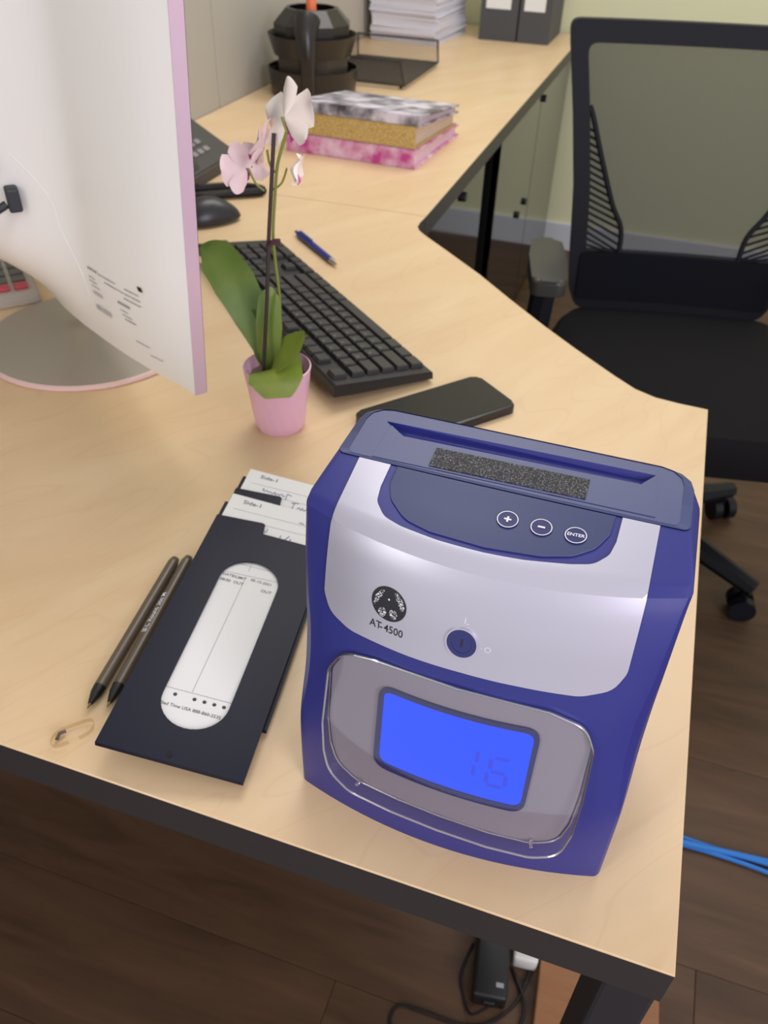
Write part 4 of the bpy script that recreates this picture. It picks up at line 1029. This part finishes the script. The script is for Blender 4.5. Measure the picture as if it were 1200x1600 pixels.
def lever_binder(x0, x1, label):
    w = x1-x0-0.004; b = empty('ring_binder', ((x0+x1)/2, 2.70, D)); tag(b, label, 'binder', 'grey binders at the end of the return desk')
    h = 0.315; d = 0.235
    bm = bm_new(); box(bm, (0, 0.0015, h/2), (w, 0.003, h), 0.001); obj('spine', bm, 'binder', b)
    for s in (-1, 1):
        bm = bm_new(); box(bm, (s*(w/2-0.0015), d/2+0.003, h/2), (0.003, d-0.001, h), 0.001); obj('cover', bm, 'binder', b)
    bm = bm_new(); box(bm, (0, d/2, h/2), (w-0.012, d-0.03, h-0.02)); obj('pages', bm, 'paper', b)
    bm = bm_new(); box(bm, (-0.004, -0.0006, 0.170), (w*0.66, 0.0008, 0.165)); o = obj('spine_label', bm, 'label', b)
    bm = bm_new(); tube(bm, [(0, -0.0008, 0.055), (0, -0.0001, 0.055)], 0.010, 16); obj('finger_ring', bm, 'binder', b)
lever_binder(-0.768, -0.645, 'dark grey binder with white spine label, nearer the paper stack')
lever_binder(-0.644, -0.541, 'dark grey binder with white spine label, nearer the desk edge')

# ================================================================== CHAIR
chr_ = empty('office_chair', (0.005, 1.17, 0), 0.20); tag(chr_, 'black mesh back office chair on casters by the desk', 'chair')
bm = bm_new()
so = rounded([(-0.25, -0.25), (0.25, -0.25), (0.255, 0.05), (0.20, 0.23), (-0.20, 0.23), (-0.255, 0.05)], [.09, .09, .1, .08, .08, .1], 6)
nlay = [(0.90, 0.430), (0.98, 0.440), (1.0, 0.460), (0.985, 0.490), (0.93, 0.507), (0.75, 0.513)]
rings = [[bm.verts.new((x*s, y*s, z)) for x, y in so] for s, z in nlay]
for a, b in zip(rings[:-1], rings[1:]):
    for i in range(len(a)): bm.faces.new((a[i], a[(i+1) % len(a)], b[(i+1) % len(b)], b[i]))
bm.faces.new(rings[0][::-1]); bm.faces.new(rings[-1]); obj('seat', bm, 'chair_seat', chr_, smooth=True)
# backrest: local a (across), h (up from the bottom), curved and reclined
BH = 0.49
def bk(a, h, o=0.0):
    y = 0.215+0.16*h*(0.35+0.65*h/BH) - 0.55*a*a*0.5 - o
    return Vector((a-0.008, y, 0.508+h*0.985))
def hw(h):      # outer half width
    pts = [(0.0, 0.176), (0.03, 0.192), (0.10, 0.202), (0.22, 0.214), (0.35, 0.236), (0.45, 0.256), (0.50, 0.264)]
    for (h0, w0), (h1, w1) in zip(pts[:-1], pts[1:]):
        if h <= h1: return w0+(w1-w0)*(h-h0)/(h1-h0)
    return pts[-1][1]
outer = [(hw(h), h) for h in np.linspace(0.0, BH, 14)]
outer = [(-a, h) for a, h in outer[::-1]] + outer
outer = rounded(outer, [.045]+[0.0]*12+[.03]+[.03]+[0.0]*12+[.045], 6)
iw = lambda h: hw(h)-0.030
inner_ = [(iw(h), h) for h in np.linspace(0.112, BH-0.034, 10)]
inner_ = [(-a, h) for a, h in inner_[::-1]] + inner_
inner_ = rounded(inner_, [.02]+[0]*8+[0.0]+[0.0]+[0]*8+[.02], 5)
bm = bm_new(); shell(bm, outer, lambda a, h, o: bk(a, h, o), 0.008, 0.020, [inner_], 0.03); bkf = obj('back_frame', bm, 'chair', chr_, smooth=True, sharp=0.7)
bm = bm_new(); shell(bm, inner_, lambda a, h, o: bk(a, h, o), 0.0, 0, (), 0.03); obj('back_mesh', bm, 'chair_mesh', chr_, smooth=True)
for sg in (-1, 1):
    side = [(iw(0.36), 0.36), (iw(0.36)-0.010, 0.34), (iw(0.28)-0.020, 0.28), (iw(0.2)-0.042, 0.20), (iw(0.15)-0.062, 0.155), (iw(0.105)-0.062, 0.105)]
    bm = bm_new(); tube(bm, smooth_path([bk(sg*a, h, 0.004) for a, h in side], 5), 0.0048, 8); obj('side_brace', bm, 'chair', bkf, smooth=True)
    for k in range(19):
        h = 0.112+k*0.0118
        a0 = iw(h)+0.002
        # inner limit from the brace curve
        def brace(hh):
            L = side[::-1]
            for (p, q), (r, s) in zip(L[:-1], L[1:]):
                if hh <= s: return p+(r-p)*(hh-q)/(s-q)
            return L[-1][0]
        a1 = brace(h)
        if a0-a1 < 0.006: continue
        h1 = max(0.106, h-(a0-a1)*0.55)
        bm = bm_new(); tube(bm, [bk(sg*a0, h, 0.003), bk(sg*brace(h1), h1, 0.003)], 0.0024, 5); obj('rib', bm, 'chair', bkf)
bm = bm_new(); shell(bm, rounded([(-iw(.105)-.01, .112), (iw(.105)+.01, .112), (hw(.03)-.012, .02), (-hw(.03)+.012, .02)], .012), lambda a, h, o: bk(a, h, o), 0.012, 0.006, (), 0.03); obj('lumbar_pad', bm, 'chair_low', chr_, smooth=True)
for sg in (-1, 1):
    A_ = sg*0.262
    bm = bm_new(); prism(bm, rounded([(A_-0.029, -0.035), (A_+0.029, -0.035), (A_+0.033, 0.08), (A_+0.026, 0.165), (A_-0.026, 0.165), (A_-0.033, 0.08)], .018), 0.628, 0.655, 0.008, 3); obj('armrest', bm, 'arm', chr_, smooth=True, sharp=0.6)
    bm = bm_new(); tube(bm, smooth_path([(A_, 0.04, 0.630), (A_+sg*.004, 0.04, 0.55), (A_+sg*.002, 0.05, 0.46), (sg*0.20, 0.05, 0.410), (sg*0.10, 0.05, 0.400)]), 0.022, 8); obj('arm_support', bm, 'chair', chr_, smooth=True)
bm = bm_new(); tube(bm, smooth_path([(0, 0.10, 0.40), (0, 0.22, 0.40), (0, 0.262, 0.46), (0, 0.268, 0.55)]), 0.026, 8); obj('back_bracket', bm, 'chair', chr_, smooth=True)
bm = bm_new(); box(bm, (0, 0.06, 0.405), (0.18, 0.24, 0.045), 0.01); obj('tilt_mechanism', bm, 'chair', chr_)
BX, BY = 0.010, 0.085
bm = bm_new(); cyl(bm, (BX, BY, 0.09), (BX, BY, 0.41), 0.027, 16); obj('gas_column', bm, 'chair', chr_, smooth=True)
bm = bm_new(); cyl(bm, (BX, BY, 0.075), (BX, BY, 0.135), 0.045, 20); obj('base_hub', bm, 'chair', chr_, smooth=True)
for k in range(5):
    a = math.radians(-39.4+72*k); dx, dy = math.cos(a), math.sin(a)
    bm = bm_new(); tube(bm, [(BX+0.03*dx, BY+0.03*dy, 0.115), (BX+0.15*dx, BY+0.15*dy, 0.100), (BX+0.285*dx, BY+0.285*dy, 0.076)], [0.026, 0.024, 0.018], 8); lg = obj('base_leg', bm, 'caster', chr_, smooth=True)
    a2 = a+0.6+0.7*k; ex, ey = math.cos(a2), math.sin(a2); cx_, cy_ = BX+0.272*dx, BY+0.272*dy
    bm = bm_new()
    for s in (-1, 1): tube(bm, [(cx_-ey*s*0.008, cy_+ex*s*0.008, 0.027), (cx_-ey*s*0.026, cy_+ex*s*0.026, 0.027)], 0.0265, 18)
    tube(bm, [(cx_, cy_, 0.03), (cx_, cy_, 0.07)], 0.008, 8)
    obj('caster', bm, 'caster', lg, smooth=True, sharp=0.6)

# ================================================================== ON THE FLOOR
bc = empty('blue_cables', (0.20, 0.566, 0)); tag(bc, 'bundle of blue network cables on the dark floor', 'cable')
for k, (y0, y1, ph) in enumerate(((0.012, 0.012, 0.0), (0.004, 0.003, 1.2), (-0.005, -0.006, 2.1), (-0.013, -0.013, 3.3))):
    pts = [(-0.35+0.1*i, y0+(0.008*math.sin(i*1.3+ph)), 0.0045 + (0.004 if k in (1, 2) else 0)) for i in range(13)]
    bm = bm_new(); tube(bm, smooth_path(pts, 5), 0.0036, 7); obj('cable', bm, 'cable_blue', bc, smooth=True)
ad = empty('power_adapter', (-0.088, 0.283, 0), 0.15); tag(ad, 'black power adapter standing on the floor under the desk corner', 'adapter')
bm = bm_new(); box(bm, (0, 0.0, 0.0175), (0.046, 0.105, 0.034), 0.005, 3); obj('body', bm, 'adapter', ad, smooth=True, sharp=0.6)
bm = bm_new(); box(bm, (0.0, -0.0535, 0.018), (0.016, 0.006, 0.012), 0.002); obj('socket', bm, 'adapter', ad)
bm = bm_new(); box(bm, (0.012, -0.035, 0.0347), (0.010, 0.006, 0.0006)); obj('rating_label', bm, 'print_grey', ad)
aw = empty('white_plug', (-0.046, 0.317, 0), 0.1); tag(aw, 'small white plug adapter beside the black power adapter', 'adapter')
bm = bm_new(); box(bm, (0, 0, 0.0155), (0.034, 0.045, 0.030), 0.005, 3); obj('body', bm, 'adapter_white', aw, smooth=True, sharp=0.6)
bm = bm_new(); box(bm, (0, 0.024, 0.016), (0.012, 0.004, 0.010), 0.001); obj('socket', bm, 'label', aw)
bd = empty('wooden_board', (0.062, 0.215, 0), 0.06); tag(bd, 'orange brown wooden board on the floor behind the desk leg', 'board')
bm = bm_new(); box(bm, (0, 0, 0.009), (0.16, 0.26, 0.017), 0.002); obj('plank_face', bm, 'board', bd)
zc = 0.0024
def cable_on(pts, parent, name):
    base = parent.location if parent else Vector(pts[0])
    rz = parent.rotation_euler.z if parent else 0.0
    P = [Matrix.Rotation(-rz, 3, 'Z') @ Vector((x-base.x, y-base.y, z)) for x, y, z in pts]
    bm = bm_new(); tube(bm, smooth_path(P, 6), 0.0021, 6); return obj(name, bm, 'cable', parent, smooth=True)
lc_ = empty('loose_wire', (-0.0205, 0.3107, 0)); tag(lc_, 'thin black wire running left across the floor under the desk', 'wire')
cable_on([(0.010, 0.420, zc), (-0.0240, 0.3500, zc), (-0.0372, 0.2759, 0.005), (-0.0476, 0.2444, zc), (-0.0736, 0.2130, zc), (-0.1067, 0.1990, zc), (-0.1584, 0.1982, zc), (-0.1921, 0.1946, zc), (-0.1999, 0.1771, zc), (-0.1939, 0.1592, zc), (-0.18, 0.10, zc)], lc_, 'lead')
cable_on([(-0.080, 0.225, 0.017), (-0.0990, 0.2126, 0.010), (-0.1115, 0.2300, zc), (-0.1240, 0.2600, zc), (-0.118, 0.305, zc)], ad, 'lead')
cable_on([(-0.060, 0.292, zc), (-0.0390, 0.2617, zc+0.004), (-0.0330, 0.2443, zc+0.004), (-0.0350, 0.2211, zc), (-0.05, 0.185, zc)], ad, 'lead')

# ================================================================== CALCULATOR and MONITOR CABLE (built where the monitor lets them show)
bm = bm_new()
CWd, CLn = 0.125, 0.17                           # local x = width, y = length
pr = [(-CLn/2, 0.0), (-CLn/2, 0.012), (-CLn/2+0.004, 0.016), (CLn/2, 0.030), (CLn/2, 0.0)]
a = [bm.verts.new((-CWd/2, y, z)) for y, z in pr]; b = [bm.verts.new((CWd/2, y, z)) for y, z in pr]
for i in range(5): bm.faces.new((a[i], a[(i+1) % 5], b[(i+1) % 5], b[i]))
bm.faces.new(a[::-1]); bm.faces.new(b); bmesh.ops.bevel(bm, geom=bm.edges[:], offset=0.002, segments=2, affect='EDGES')
obj('body', bm, 'calc', cal, smooth=True, sharp=0.5)
for r_ in range(5):
    for c_ in range(5):
        y = -CLn/2+0.020+r_*0.0195; x = -CWd/2+0.016+c_*0.0225
        bm = bm_new(); box(bm, (0, 0, 0), (0.017, 0.014, 0.006), 0.0015); obj('calculator_key', bm, 'calc_red' if (r_ == 0 and c_ >= 3) else ('calc_key' if c_ >= 3 else 'calc'), cal, (x, y, 0.0175+(y+CLn/2)*0.084), (0.084, 0, 0))
bm = bm_new(); box(bm, (0, 0, 0), (0.10, 0.030, 0.003), 0.001); obj('calculator_display', bm, 'screen', cal, (0, CLn/2-0.028, 0.0295), (0.084, 0, 0))
